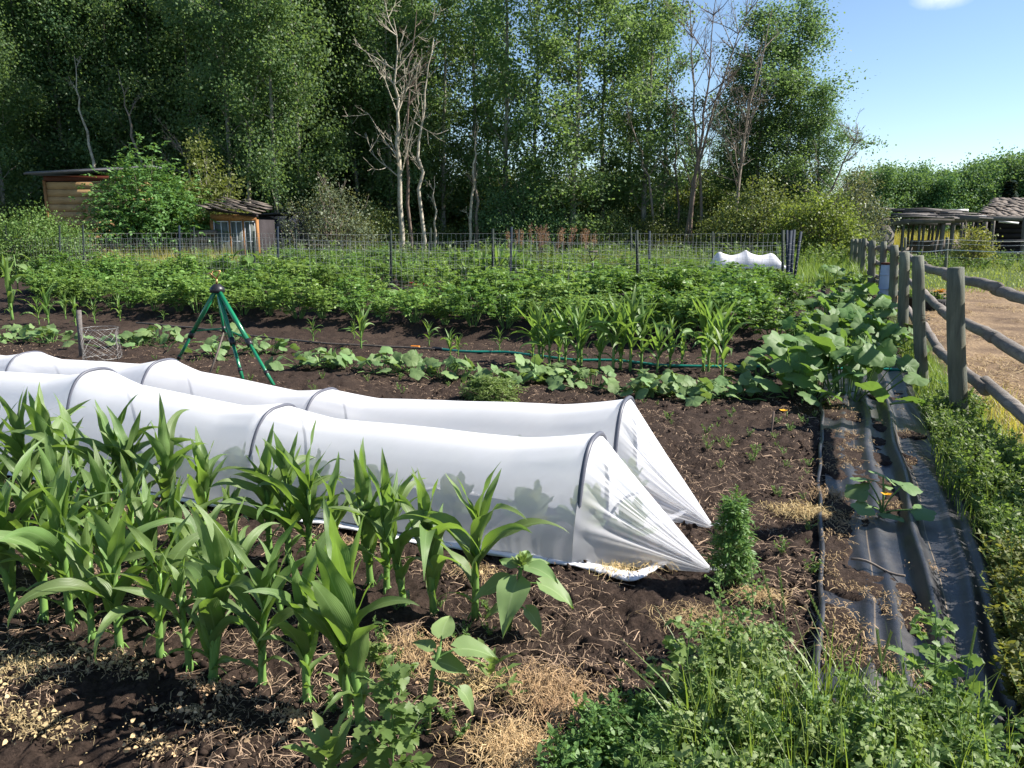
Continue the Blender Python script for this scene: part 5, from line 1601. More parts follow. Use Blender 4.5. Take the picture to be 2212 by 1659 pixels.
dead_tree('bare branched shrub arching right against the sky', 1790, 38.5, [(1762, 520), (1780, 440), (1810, 380), (1840, 320), (1858, 275)], .08, 11, 16, 1.5, 'dead', .6)
dead_tree('crooked dead trunk low among the dark stems', 1440, 39, [(1420, 500), (1405, 400), (1380, 320), (1360, 250), (1340, 180)], .07, 12, 9, 1.5, 'dead')
dead_tree('thin dark stem left of the dead leaning trees', 1460, 40, [(1468, 510), (1462, 400), (1455, 280), (1450, 150)], .07, 13, 8, 1.4, 'deadpink')
dead_tree('dead whitish trunk leaning left behind the plank hut', 300, 36.5, [(322, 470), (305, 360), (280, 260), (255, 150)], .10, 14, 3, .9, 'dead')
dead_tree('pale leaning trunk above the plank hut roof', 190, 37, [(210, 470), (195, 330), (170, 220), (160, 120)], .09, 15, 3, .9, 'birch')
dead_tree('whitish straight trunk behind the yellowish tree', 535, 36.6, [(528, 470), (538, 350), (545, 260), (560, 120)], .10, 16, 3, .9, 'birch')
dead_tree('dead forked branch tree behind the elder bush', 400, 35.5, [(425, 470), (415, 380), (395, 330), (375, 290)], .06, 17, 7, 1.2, 'dead')


# ---- shrubs
def shrub_proto(seed, w, h, n, per, lsize, mat, bark='dead', T=T_DIA, F=F_DIA, sig=.2, twigs=0, depth=.75, comp=None, bare=.08):
    rg = np.random.default_rng(seed); gl = Geo(); gt = Geo(); C = []
    for i in range(n):
        a = rg.random() * 6.28; q = rg.random() ** .45; el = math.asin(rg.random() ** .75)
        d = np.array([math.cos(a) * math.cos(el) * w / 2, math.sin(a) * math.cos(el) * w / 2 * depth, math.sin(el) * h]) * q * (.8 + .35 * vnoise(a * 1.7 + seed, el * 3, 3))
        d[2] = max(d[2], h * bare + .05); C.append(d)
        if i % 3 == 0:
            k = np.linspace(0, 1, 5)[:, None]; p0 = np.array([rg.normal(0, w * .05), rg.normal(0, w * .05), 0]); gt.tube(p0 + (d - p0) * k + np.array([0, 0, h * .12]) * np.sin(PI * k), np.linspace(.03, .006, 5), 4, False)
    C = np.array(C)
    for i in range(twigs):
        c = C[rg.integers(len(C))]; d = unit(c * [.6, .6, 1] + rg.normal(0, .3, 3) * h); k = np.linspace(0, 1, 4)[:, None]; gt.tube(c + d * (.35 + .5 * rg.random()) * k, .009, 3, False)
    if comp:
        m = per; B = np.repeat(C, m, 0) + rg.normal(size=(len(C) * m, 3)) * sig; D = unit(B * [1, 1, .35] / [w / 2, w / 2, h] + rg.normal(0, .5, B.shape)); compound_leaves(gl, rg, B, D, comp * (.7 + .6 * rg.random(len(B))), 9, lsize, T, F)
    else: leaf_cluster(gl, rg, C, sig * (.6 + .8 * rg.random(len(C))), per, lsize, .8, T, F)
    return gt.mesh('branches', M[bark], True), gl.mesh('foliage', M[mat])


def shrub(lab, u, v, Y, pr, s=1.0, name='shrub', cat='shrub', rot=0.0, group=None):
    x, y, _ = AT(u, v, Y); t = thing(name, lab, cat, (x, y, Hz(x, y)), rot, group); t.scale = (s, s, s) if np.isscalar(s) else s
    obj('branches', pr[0], t); obj('foliage', pr[1], t); return t


S1 = shrub_proto(1, 4.6, 2.6, 330, 60, .085, 'shrub', sig=.24)
shrub('big rounded green bush behind the wire fence at the left edge', 55, 560, 27.5, shrub_proto(2, 6.0, 2.15, 520, 60, .07, 'bean', sig=.26, bare=.02), name='round_bush')
shrub('dark green elder bush hiding the plank hut', 335, 560, 30.5, shrub_proto(3, 4.9, 4.2, 420, 11, .125, 'elder', sig=.3, comp=.34, T=T_NAR * [1.7, 1, 1], F=F_NAR, bare=.03), name='elder_bush')
t = shrub('small yellowish tree between the elder bush and the glazed hut', 462, 540, 32.5, shrub_proto(4, 3.4, 5.2, 240, 34, .105, 'yellowtree', 'bark', sig=.22, bare=.35, twigs=30), name='small_tree', cat='tree')
shrub('grey green brushy shrub right of the glazed hut', 715, 520, 34, shrub_proto(5, 4.8, 3.6, 300, 42, .08, 'willow', sig=.26, twigs=130), name='brush_shrub')
shrub('sunlit light green sapling clump beyond the pale trunks', 985, 500, 46, shrub_proto(6, 5.4, 6.2, 330, 50, .115, 'shrub_l', 'bark', sig=.34), name='sapling_clump')
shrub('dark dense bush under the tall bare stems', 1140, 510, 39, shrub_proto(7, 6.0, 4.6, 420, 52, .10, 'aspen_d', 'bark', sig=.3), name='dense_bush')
shrub('yellow green shrub at the right foot of the wood', 1760, 545, 33, shrub_proto(8, 4.6, 3.4, 300, 52, .10, 'shrub_l', sig=.24, twigs=20), name='leafy_shrub')
shrub('olive willow shrub with fine twigs before the open shelter', 1832, 545, 36, shrub_proto(9, 3.3, 4.2, 330, 46, .085, 'willow', sig=.27, twigs=120), name='willow_shrub')
shrub('broad dark shrub below the dead trees', 1640, 530, 36, shrub_proto(10, 5.6, 3.6, 360, 50, .10, 'shrub', sig=.28, twigs=40), name='dark_shrub')
shrub('small green shrub in front of the shelter beside the rustic fence', 2096, 590, 33, shrub_proto(11, 1.9, 1.75, 80, 40, .085, 'weed_y', sig=.17, twigs=12), name='small_shrub')
BG = [(560, 36.5, .9), (620, 38, 1.1), (790, 37, 1.0), (850, 39, .8), (940, 39, .75), (1060, 40, .8), (1250, 40.5, .85), (1310, 39, .9), (1370, 41, .9), (1420, 39, .85), (1500, 41, 1.0), (1560, 38, .9), (1700, 37.5, 1.0), (1820, 39, .9), (20, 38, 1.0), (95, 39, 1.1), (480, 38.5, 1.0)]
BG.sort()
sh0 = None
for i, (u, Y, s) in enumerate(BG):
    lab = f'low undergrowth shrub at the wood edge, {rank(i, len(BG))} along the far fence'
    if sh0 is None: sh0 = shrub(lab, u, 520, Y, S1, s, 'undergrowth_shrub', 'shrub', 0, 'undergrowth shrubs at the wood edge')
    else:
        x, y, _ = AT(u, 520, Y); dup(sh0, (x, y, 0), i * 1.3, lab, None, s)
US = [(630, 47, 1.5), (720, 45, 1.6), (800, 48, 1.7), (900, 46, 1.5), (1060, 50, 1.7), (1120, 47, 1.5), (1200, 49, 1.6), (1280, 47, 1.6), (1350, 50, 1.6), (1420, 47, 1.5), (1490, 50, 1.6), (1560, 46, 1.5), (1640, 48, 1.6), (560, 46, 1.6), (440, 46, 1.7), (330, 47, 1.8), (200, 47, 1.8), (90, 46, 1.8), (0, 47, 1.8)]
US.sort(); un0 = None; UP = shrub_proto(15, 5.2, 3.0, 330, 60, .12, 'shrub', 'bark', sig=.3)
for i, (u, Y, s) in enumerate(US):
    lab = f'leafy young growth filling the wood under the crowns, {rank(i, len(US))}'
    if un0 is None: un0 = shrub(lab, u, 520, Y, UP, s, 'understorey_bush', 'bush', 0, 'understorey bushes within the wood')
    else:
        x, y, _ = AT(u, 520, Y); dup(un0, (x, y, 0), i * 1.7, lab, None, s * (.9 + .2 * NPR.random()))
# rusty dock seed heads before the wood
for i, u in enumerate((1108, 1135, 1160, 1195, 1222, 1250, 1275, 1180)):
    x, y, _ = AT(u, 530, 31.5 + .3 * (i % 3)); h = 1.35 + .4 * NPR.random()
    n = 8
    lab = f'rusty brown dock seed head at the wood edge, {rank(sorted((1108, 1135, 1160, 1195, 1222, 1250, 1275, 1180)).index(u), n)}'
    t = thing('dock_plant', lab, 'dock', (x, y, 0), 0, 'rusty dock plants at the wood edge'); rg = np.random.default_rng(i); gl = Geo(); g = Geo()
    for q in range(6):
        a = rg.random() * 6.28; d = np.array([math.cos(a) * .25, math.sin(a) * .25, 1]); g.tube(d * h * np.linspace(0, 1, 4)[:, None], .01, 4, False); C = d * h * (.6 + .4 * rg.random((9, 1))); leaf_cluster(gl, rg, C, .05, 8, .05)
    g.build('stems', M['deadpink'], t); gl.build('seed_heads', M['dock'], t)


# ---- the far tree line on the right
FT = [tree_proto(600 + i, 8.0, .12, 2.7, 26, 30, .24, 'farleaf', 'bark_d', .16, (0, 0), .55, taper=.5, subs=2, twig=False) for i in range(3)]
fts = [(1850, 84, .85), (1878, 88, .95), (1902, 83, .90), (1928, 90, .98), (1950, 84, .88), (1972, 90, .98), (1992, 85, .84), (2012, 91, .92), (2034, 84, .82), (2056, 90, .92), (2078, 85, .92), (2098, 92, 1.04), (2122, 86, 1.0), (2146, 90, 1.1), (2168, 93, 1.12), (2192, 87, 1.08), (2214, 90, 1.12), (2240, 86, 1.0)]
for i, (u, Y, s) in enumerate(fts):
    x = AT(u, 480, Y)[0]; p = i % 3
    place_tree(TC, ('F', p), FT[p], 'broadleaf_tree', f'distant broadleaf tree, {rank(i, len(fts))} in the far tree line', 'tree', x, Y, i * 2.1, s * .97, 'distant broadleaf trees on the right', -.16)


def spruce(lab, u, Y, h, w_):
    x = AT(u, 480, Y)[0]; t = thing('spruce_tree', lab, 'spruce', (x, Y, -.16)); rg = np.random.default_rng(u); g = Geo(); gl = Geo(); g.tube([[0, 0, 0], [0, 0, h]], [.14, .02], 6); g.build('trunk', M['bark_d'], t); P = []; D = []
    for k in range(26):
        f = k / 26
        for q in range(14):
            a = rg.random() * 6.28; r = w_ * (1 - f) ** .9 * (.7 + .4 * rg.random()); d = np.array([math.cos(a), math.sin(a), -.25])
            for e in (.35, .6, .85): P.append(np.array([0, 0, h * (.06 + .94 * f)]) + d * r * e); D.append(d + rg.normal(0, .25, 3))
    P = np.array(P); gl.inst(T_DIA * [.9, 1, 1], F_DIA, None, frames(unit(np.array(D)), unit(np.array([0, 0, 1.0]) + rg.normal(0, .3, P.shape))), P, .45 + .25 * rg.random(len(P))); gl.build('crown', M['spruce'], t)


spruce('dark blue spruce above the shingled roof at the right', 2172, 78, 6.4, 1.3)
spruce('small spruce tip rising over the far tree line', 2030, 94, 8.6, 1.1)
# ------------------------------------------------------------------ fences
def on_row(u, r):
    lo, hi = -40.0, 20.0
    for _ in range(50):
        m = (lo + hi) / 2; x, y = SR(m, r)
        if y < 1: hi = m; continue
        if pix(x, y, 0)[0] < u: lo = m
        else: hi = m
    return SR(lo, r)


def wire_fence(lab, posts, tops, seed, mat='greenpost', kink=None, hgt=1.28, step=.155, wr=.0024, cluster=None):
    """posts: ground points in order; wire netting tied between them"""
    rg = np.random.default_rng(seed); t = thing('wire_fence', lab, 'wire fence')
    for i, (p, tp) in enumerate(zip(posts, tops)):
        x, y = p; z = Hz(x, y); g = Geo(); up_ = pix(x, y, z)[0]; ln = AT(up_, pix(x, y, tp)[1], y)[0] - x + rg.normal(0, .02)
        # a steel post of T section with a row of studs
        a = (x, y, z - .3); b = (x + ln, y, tp); g.bar(a, b, .056, .012, (0, 1, 0)); g.bar((x, y + .02, z - .3), (x + ln, y + .02, tp - .003), .009, .034, (0, 1, 0))
        for q in range(18): zz = z + .15 + q * .07; g.box((x + ln * (zz - z) / (tp - z), y - .010, zz), (.014, .014, .02))
        po = g.build('post', M[mat], t)
    g = Geo()
    for i in range(len(posts) - 1):
        a = np.array(posts[i]); b = np.array(posts[i + 1]); Ln = np.linalg.norm(b - a); n = max(2, int(Ln / step)); za, zb = Hz(*a), Hz(*b); k = np.linspace(0, 1, n + 1)
        sag = .05 * np.sin(PI * k) * rg.random(); X = a[0] + (b[0] - a[0]) * k; Y_ = a[1] + (b[1] - a[1]) * k - .02; Z0 = za + (zb - za) * k
        hs = np.array([.05, .15, .26, .39, .54, .70, .88, 1.06, 1.0 * hgt])
        for h in hs:
            zz = Z0 + h - sag * h + rg.normal(0, .004, n + 1); g.tube(np.stack([X, Y_, zz], -1), wr * 1.15, 3, False)
        kk = kink is not None and i in kink
        for q in range(n):
            dx = rg.normal(0, .012); amp = .05 * (1 if q % 2 else .6) if kk else .008
            off = np.array([rg.normal(0, amp) if not kk else amp * math.sin(h * 6) * (1 - k[q]) for h in hs]) + dx
            g.tube(np.stack([X[q] + off, np.full(len(hs), Y_[q]), Z0[q] + hs - sag[q] * hs], -1), wr, 3, False)
    nt_ = g.build('netting', M['wire'], t)
    return t


def topz(u, v, p): return AT(u, v, p[1])[2]


pl = [(-70, 596, 486), (15, 596, 487), (128, 601, 487), (550, 641, 499), (845, 646, 497), (1065, 659, 494), (1380, 664, 497), (1692, 671, 497)]
pp = [G(u, v) for u, v, _ in pl]
wire_fence('near wire fence on dark steel posts crossing the whole vegetable garden', pp, [topz(u, vt, p) for (u, v, vt), p in zip(pl, pp)], 3, 'greenpost')
pl = [(388, 611, 487), (600, 621, 489), (1102, 636, 490), (1402, 632, 499), (1703, 641, 497)]
pp = [G(u, v) for u, v, _ in pl]
wire_fence('middle wire fence with slim posts, between the near and the far one', pp, [topz(u, vt, p) for (u, v, vt), p in zip(pl, pp)], 4, 'steelpost', wr=.0022)
pl = [(180, 598, 485), (420, 592, 490), (640, 596, 496), (930, 590, 492), (1120, 590, 494), (1363, 592, 490), (1540, 600, 500), (1713, 610, 496)]
pp = [G(u, v) for u, v, _ in pl]
wire_fence('far wire fence before the wood edge, with kinked wires at its left', pp, [topz(u, vt, p) for (u, v, vt), p in zip(pl, pp)], 5, 'greenpost', kink=(0,), hgt=1.42, wr=.0034)
# the bundle of loose blue posts at the right end
for i, (u, v, vt, ln, lab) in enumerate(((1697, 660, 498, .0, 'blue steel post with wire ties, leftmost of the end bundle'), (1706, 632, 496, .0, 'blue steel post in the middle of the end bundle'), (1712, 622, 500, .12, 'leaning blue steel post, rightmost of the end bundle'))):
    x, y = G(u, v); z = Hz(x, y); tp = topz(u, vt, (x, y)); t = thing('steel_post', lab, 'steel post', (x, y, z), 0, 'blue steel end posts of the wire fences')
    g = Geo(); g.bar((0, 0, -.2), (ln, 0, tp - z), .075, .014, (0, 1, 0)); g.bar((0, .022, -.2), (ln, .022, tp - z - .003), .011, .04, (0, 1, 0)); g.build('post', M['steelpost'], t)
    g = Geo()
    for q in range(9):
        f = .25 + .65 * q / 9; h = (tp - z) * f; c = ln * f; a = np.linspace(0, 2 * PI, 9); g.tube(np.stack([c + .042 * np.cos(a), .012 + .033 * np.sin(a), h + .006 * np.sin(a)], -1), .002, 4, False)
    g.build('wire_ties', M['wire'], t)

# ---- rustic post and rail fence on the right
POSTS = [(2780, 1560, .092, 1.30, .0), (2080, 924, .076, 1.28, -.015), (2001, 833, .075, 1.32, -.075), (1957, 746, .088, 1.33, -.02), (1931, 678, .088, 1.36, .0), (1902, 652, .078, 1.36, .05), (1882, 634, .10, 1.38, .06),
         (1861, 613, .085, 1.37, .04), (1857, 596, .085, 1.35, .03), (1848, 588, .09, 1.33, .02), (1840, 582, .095, 1.33, .0), (1830, 574, .085, 1.33, .0)]


TOPS = [None, (2066, 578), (1981, 553), (1952, 544), (1931, 530), (1909, 522), (1885, 520), (1868, 515), (1858, 516), (1849, 516), (1841, 516), (1831, 516)]


def rustic():
    t = thing('rustic_fence', 'weathered grey post and rail fence running back along the garden', 'post fence')
    B = []
    for i, (u, v, r, h, ln) in enumerate(POSTS):
        r *= .84; rg = np.random.default_rng(60 + i); x, y = G(u, v) if u < 2500 else (fence_x(4.0) + .1, 4.0); z = Hz(x, y); B.append((x, y, z))
        if TOPS[i]: ln = (AT(TOPS[i][0], TOPS[i][1], y)[0] - x) / h; h = AT(TOPS[i][0], TOPS[i][1], y)[2] - z
        k = np.linspace(0, 1, 12); pts = np.stack([x + ln * h * k + .01 * np.sin(k * 5 + i), np.full(12, y), z - .3 + (h + .3) * k], -1)
        th = np.arange(16); wob = 1 + .07 * np.sin(th * 2 * PI / 16 * 2 + i) + .06 * np.sign(np.sin(th * 2 * PI / 16 + i * 2)) + .05 * (vnoise(th[None, :] * .9 + i * 9, k[:, None] * 1.6, 5) - .5)
        rad = r * (1.05 - .1 * k); rad = rad * np.where(k > .985, .93, 1)
        g = Geo(); g.tube(pts, rad, 16, True, 0, wob); g.build('post', M['post'], t, smooth=False)
    LN2 = (AT(1981, 553, B[2][1])[0] - B[2][0]) / 1.32
    B = np.array(B); th = np.arange(12)
    for i in range(len(B) - 1):
        for q, hh in enumerate((1.12, .74, .35)):
            if i > 5 and q == 1 and i % 2: continue
            rg = np.random.default_rng(600 + i * 10 + q); a = B[i].copy(); b = B[i + 1].copy(); d = unit(b - a); off = np.array([d[1], -d[0], 0]) * (.105 if q else .10)
            a = a + off - d * (.10 + .06 * rg.random()) + [0, 0, hh + .03 * rg.normal()]; b = b + off * (1.35 - .6 * (i % 2)) + d * (.06 + .06 * rg.random()) + [0, 0, hh + .03 * rg.normal()]
            if i == 0: a[2] = B[0][2] + hh - .03
            k = np.linspace(0, 1, 14)[:, None]; pts = a + (b - a) * k + np.array([0, 0, 1]) * (.008 * np.sin(k * 4 + i)) + rg.normal(0, .003, (14, 3))
            r = .048 + .004 * rg.normal(); g = Geo(); g.tube(pts, r * (1 + .10 * (k[:, 0] - .5) * (-1) ** i) * (1 + .05 * np.sin(k[:, 0] * 9 + q)), 12, True, 0, 1 + .12 * (vnoise(th[None, :] * 1.1, k * 5, 7 + i) - .5)); g.build('rail', M['rail'], t, smooth=True)
    # wire wrapped round the leaning post
    x, y, z = B[2]; g = Geo(); a = np.linspace(0, 6 * PI, 60); zz = .66 + .004 * a; g.tube(np.stack([x + LN2 * zz + .072 * np.cos(a), y + .082 * np.sin(a), z + zz + .012 * np.sin(a * .5)], -1), .003, 5); g.build('wire_wrap', M['blackhose'], t)


rustic()

# ------------------------------------------------------------------ buildings at the left
t = thing('plank_hut', 'yellow plank hut with a flat dark roof behind the elder bush', 'hut', (0, 0, 0))
Y0 = 34.0; xl = AT(111, 500, Y0)[0]; xr = xl + 4.5; zt = AT(111, 389, Y0)[2]; rg = np.random.default_rng(12)
g = Geo(); z = -.2
rows_ = int((zt + .2) / .31)
for q in range(rows_):
    zz = z + q * .31 + .155; x = xl
    while x < xr:
        l_ = min(1.2 + 2.2 * rg.random(), xr - x); g.box((x + l_ / 2, Y0 + .01 * rg.random(), zz), (l_ - .025, .05, .30)); x += l_
g.build('plank_wall', M['plank'], t)
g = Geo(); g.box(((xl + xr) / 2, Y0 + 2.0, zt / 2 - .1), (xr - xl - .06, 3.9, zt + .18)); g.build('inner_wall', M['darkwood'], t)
g = Geo(); g.box(((xl + xr) / 2, Y0 - .035, zt + .06), (xr - xl + .1, .06, .22)); g.build('trim_board', M['redwood'], t)
g = Geo(); g.bar((xl - .55, Y0 + 1.7, zt + .26), (xr + .3, Y0 + 1.7, zt + .52), 4.3, .09, (0, 0, 1)); g.build('roof', M['roofmetal'], t)
g = Geo(); g.bar((xl - .5, Y0 - .64, zt + .22), (xr + .2, Y0 - .64, zt + .46), .05, .07); g.bar((xr - .1, Y0 - .7, zt + .55), (xr + .5, Y0 - .6, zt + .42), .2, .12); g.build('roof_edge', M['greywood'], t)
g = Geo(); g.box((xl - .05, Y0 + .02, zt / 2), (.12, .14, zt)); g.build('corner_post', M['orangewood'], t)

t = thing('glazed_hut', 'small hut with old windows, orange posts and a ragged shingle roof', 'hut', (0, 0, 0))
Y0 = 30.0; xa = AT(459, 500, Y0)[0]; xb = AT(556, 500, Y0)[0]; z1 = AT(500, 474, Y0)[2]; zc = AT(456, 449, Y0)[2]; W_ = xb - xa
for x in (xa, xa + W_ * .40, xa + W_ * .70, xb):
    g = Geo(); g.box((x, Y0, z1 / 2), (.11 if x in (xa, xb) else .07, .1, z1)); g.build('post', M['orangewood'], t)
g = Geo(); g.box((xa + .42, Y0 - .06, z1 + .09), (.85, .04, .2)); g.box(((xa + xb) / 2, Y0 - .02, z1 + .06), (W_, .05, .22)); g.build('lintel', M['orangewood'], t)
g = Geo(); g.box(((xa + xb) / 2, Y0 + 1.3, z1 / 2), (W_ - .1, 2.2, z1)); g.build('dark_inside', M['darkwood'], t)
for q in range(3):
    x0_ = xa + W_ * (0.03 + [0, .37, .68][q]); x1_ = xa + W_ * ([.38, .68, .97][q]); zb, zt_ = .55, z1 - .08
    wn = obj('window', None, t) if False else None
    g = Geo(); cx = (x0_ + x1_) / 2; zm = (zb + zt_) / 2 - .1
    for x in (x0_ + .03, cx, x1_ - .03): g.box((x, Y0 - .01, (zb + zt_) / 2), (.035, .04, zt_ - zb))
    for zz in (zb, zm, zt_): g.box((cx, Y0 - .013, zz), (x1_ - x0_ - .03, .04, .035))
    wn = g.build('window', M['whitepaint'], t)
    g = Geo(); g.box((cx, Y0 + .025, (zb + zt_) / 2), (x1_ - x0_ - .04, .012, zt_ - zb)); g.build('pane', M['glass'], wn)
g = Geo(); g.box(((xa + xb) / 2, Y0, .25), (W_, .06, .55)); g.build('base_board', M['greywood'], t)
g = Geo(); rg = np.random.default_rng(8)
for q in range(34):
    f = q % 5; x = xa + .12 + (W_ + .0) * ((q // 5) / 6.5) + rg.normal(0, .06); y = Y0 - .45 + f * .5; zz = z1 + .30 + (f * .085) + .34 * (1 - (x - xa) / W_) * .5 + rg.normal(0, .015)
    g.bar((x - .28, y, zz + .07), (x + .28, y + rg.normal(0, .1), zz - .07), .46, .025)
g.build('shingle_roof', M['shingle'], t)
g = Geo(); g.bar((xa - .1, Y0 - .2, z1 + .38), (xb + .12, Y0 - .2, z1 + .12), .08, .1); g.bar((xa - .1, Y0 + 1.6, z1 + .70), (xb + .12, Y0 + 1.6, z1 + .42), .08, .1); g.build('rafter', M['darkwood'], t)

t = thing('dark_shed', 'low dark blue grey shed right of the glazed hut', 'shed', (0, 0, 0))
Y0 = 35.0; xa = AT(562, 500, Y0)[0]; xb = AT(700, 500, Y0)[0]; z1 = AT(600, 467, Y0)[2]
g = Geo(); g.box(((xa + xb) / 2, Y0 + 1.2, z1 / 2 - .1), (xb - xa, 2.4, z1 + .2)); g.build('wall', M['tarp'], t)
g = Geo(); g.bar((xa - .2, Y0 + 1.1, z1 + .06), (xb + .2, Y0 + 1.1, z1 + .16), 2.9, .1); g.build('roof', M['black'], t)
t = thing('leaning_board_wall', 'leaning grey boards at the foot of the elder bush', 'boards', (AT(436, 530, 29.5)[0], 29.5, 0)); g = Geo()
for q in range(6): g.bar((-.5 + .02 * q, 0, .3 + .22 * q), (.55, .05, .28 + .22 * q + .03 * (q % 3)), .05, .19)
g.bar((-.45, .05, 0), (-.4, .1, 1.6), .06, .08); g.bar((.5, .05, 0), (.52, .1, 1.5), .06, .08); g.build('boards', M['shingle'], t)

# ------------------------------------------------------------------ open pole shelter and shingled barn at the right
t = thing('pole_shelter', 'long open shelter of grey poles with a ragged flat roof', 'shelter', (0, 0, 0)); Y0 = 42.0; rg = np.random.default_rng(21)


def bx(u, Y=Y0): return AT(u, 500, Y)[0]


def bz(v, Y=Y0): return AT(2000, v, Y)[2]


for i, (u, d, w_) in enumerate(((1950, 0, .16), (1962, 2.6, .13), (1973, 1.4, .15), (1985, 0, .14), (1995, .5, .14), (2008, 2.6, .14), (2016, 2.6, .14), (2028, .2, .16), (2036, 0, .24), (2057, 0, .22), (2076, 2.4, .15), (2083, 1.2, .15), (2100, 0, .12), (2113, 2.6, .13), (2126, 1, .26), (2143, -.4, .2), (2210, -.9, .2), (2238, 0, .2))):
    x = bx(u, Y0 + d); y = Y0 + d; lean = rg.normal(0, .05) - (.12 if i in (7, 14) else 0); g = Geo(); ztop = bz(477 if u < 2130 else 473, y) + .1
    k = np.linspace(0, 1, 5)[:, None]; g.tube(np.array([[x + lean, y, -.25]]) * (1 - k) + np.array([[x, y, ztop]]) * k, w_ / 2, 7); g.build('pole', M['greywood'], t)
g = Geo(); g.bar((bx(1905), Y0 - .1, bz(481)), (bx(2140), Y0 - .2, bz(473)), .16, .28); g.bar((bx(2050), Y0 - .5, bz(472)), (bx(2260), Y0 - 1.0, bz(472)), .2, .24); g.bar((bx(1900), Y0 + 2.6, bz(483)), (bx(2140), Y0 + 2.6, bz(483)), .14, .2); g.build('beam', M['greywood'], t)
g = Geo()
for q in range(22):
    f = q / 22; u0 = 1893 + 120 * rg.random(); y = Y0 - .5 + 3.6 * f; zz = bz(478) + .12 + .55 * f + rg.normal(0, .04); g.tube([[bx(u0), y, zz + .05], [bx(u0 + 50), y + rg.normal(0, .5), zz + .06], [bx(min(2118, u0 + 90 + 60 * rg.random())), y + rg.normal(0, .6), zz - .05]], .045 + .02 * rg.random(), 5)
g.build('roof_poles', M['greywood'], t)
g = Geo(); g.bar((bx(1885), Y0 + 1.2, bz(477) + .15), (bx(2085), Y0 + 1.2, bz(471) + .15), 2.6, .06); g.build('roof_deck', M['darkwood'], t)
g = Geo(); g.bar((bx(2012), Y0 + 3.0, bz(462) + .1), (bx(2115), Y0 + 3.0, bz(468) + .12), .12, .1); g.bar((bx(2110), Y0 + 1, bz(471) + .1), (bx(2150), Y0 + 1, bz(472) + .1), .12, .12); g.bar((bx(2130), Y0 + 3.4, bz(456) + .1), (bx(2165), Y0 + 3.4, bz(456) + .1), .12, .16); g.bar((bx(2148), Y0 - .3, bz(479)), (bx(2190), Y0 - .3, bz(482)), .06, .1); g.build('metal_strip', M['whitemetal'], t)
g = Geo(); g.box(((bx(1892) + bx(1934)) / 2, Y0 + .1, bz(505) - .3), (bx(1934) - bx(1892), .12, 2.2)); g.build('end_panel', M['greywood'], t)
g = Geo(); g.box(((bx(2015) + bx(2150)) / 2, Y0 + 2.3, .55), (bx(2150) - bx(2015), .1, .75)); g.box(((bx(1950) + bx(2015)) / 2, Y0 + 2.0, .3), (bx(2015) - bx(1950), .1, .5)); g.build('low_board', M['shingle'], t)
t = thing('shingled_barn', 'dark log barn with a sagging grey shingle roof at the right edge', 'barn', (0, 0, 0)); Y1 = 44.5
xa = bx(2122, Y1); xb = xa + 8; zt = bz(474, Y1)
g = Geo()
for q in range(9): g.tube([[xa, Y1 + .8, q * .29], [xb, Y1 + .8, q * .29]], .155, 8)
g.build('log_wall', M['darkwood'], t)
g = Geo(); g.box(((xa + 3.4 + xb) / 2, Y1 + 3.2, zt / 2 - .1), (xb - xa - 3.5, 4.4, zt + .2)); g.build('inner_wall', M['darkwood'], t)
g = Geo(); zr = AT(2170, 432, Y1 + 3)[2]; rg = np.random.default_rng(5)
xe0, xe1 = bx(2104, Y1), bx(2152, Y1 + 3)
for q in range(11):
    f = q / 11; y = Y1 - .4 + 3.6 * f; z = zt + .05 + (zr - zt) * f + .03; x = xe0 + (xe1 - xe0) * f
    while x < xb + .4:
        w_ = .28 + .25 * rg.random(); g.bar((x + w_ / 2, y - .02, z + rg.normal(0, .035)), (x + w_ / 2 + rg.normal(0, .04), y + .44 + .12 * rg.random(), z + (zr - zt) / 11 + .05 + rg.normal(0, .012)), w_ - .02, .03, (0, 0, 1)); x += w_
g.build('shingle_roof', M['shingle'], t)
g = Geo(); sx_ = np.array([[xe0, Y1 - .3, zt], [xb + .4, Y1 - .3, zt], [xb + .4, Y1 + 3.3, zr + .02], [xe1, Y1 + 3.3, zr + .02], [xe1 + 1.5, Y1 + 6.6, zt], [xb + .4, Y1 + 6.6, zt]]); g.add(sx_, [[0, 1, 2, 3], [3, 2, 5, 4]], [[0, 3, 4]]); g.build('roof_underlay', M['darkwood'], t)
g = Geo(); g.box((bx(2190), Y0 - 1.0, .28), (3.6, .3, .12)); g.box((bx(2190), Y0 - 1.0, .95), (3.4, .12, .1)); g.build('manger_rail', M['greywood'], t)

# ---- electric fence before the barn
t = thing('electric_fence', 'grey stake with white electric tape strung across the lawn', 'electric fence'); Y2 = 27.5
xs = [AT(u, 540, Y2)[0] for u in (1955, 2045, 2290)]
for i, x in enumerate(xs):
    g = Geo(); k = np.linspace(0, 1, 5)[:, None]; g.tube(np.array([[x + .05, Y2, -.2]]) * (1 - k) + np.array([[x - .03, Y2, 1.28]]) * k, .055 if i == 1 else .04, 9); g.build('stake', M['post'], t)
g = Geo(); zt = .83
for q, (dz, r) in enumerate(((0, .013), (.22, .004), (-.25, .004), (.36, .004))): g.tube([[xs[0], Y2 - .07, zt + dz - .03], [(xs[0] + xs[1]) / 2, Y2 - .07, zt + dz - .05], [xs[1], Y2 - .07, zt + dz + .02], [(xs[1] + xs[2]) / 2, Y2 - .07, zt + dz - .06], [xs[2], Y2 - .07, zt + dz - .02]], r, 5)
g.build('tape', M['whitemetal'], t)

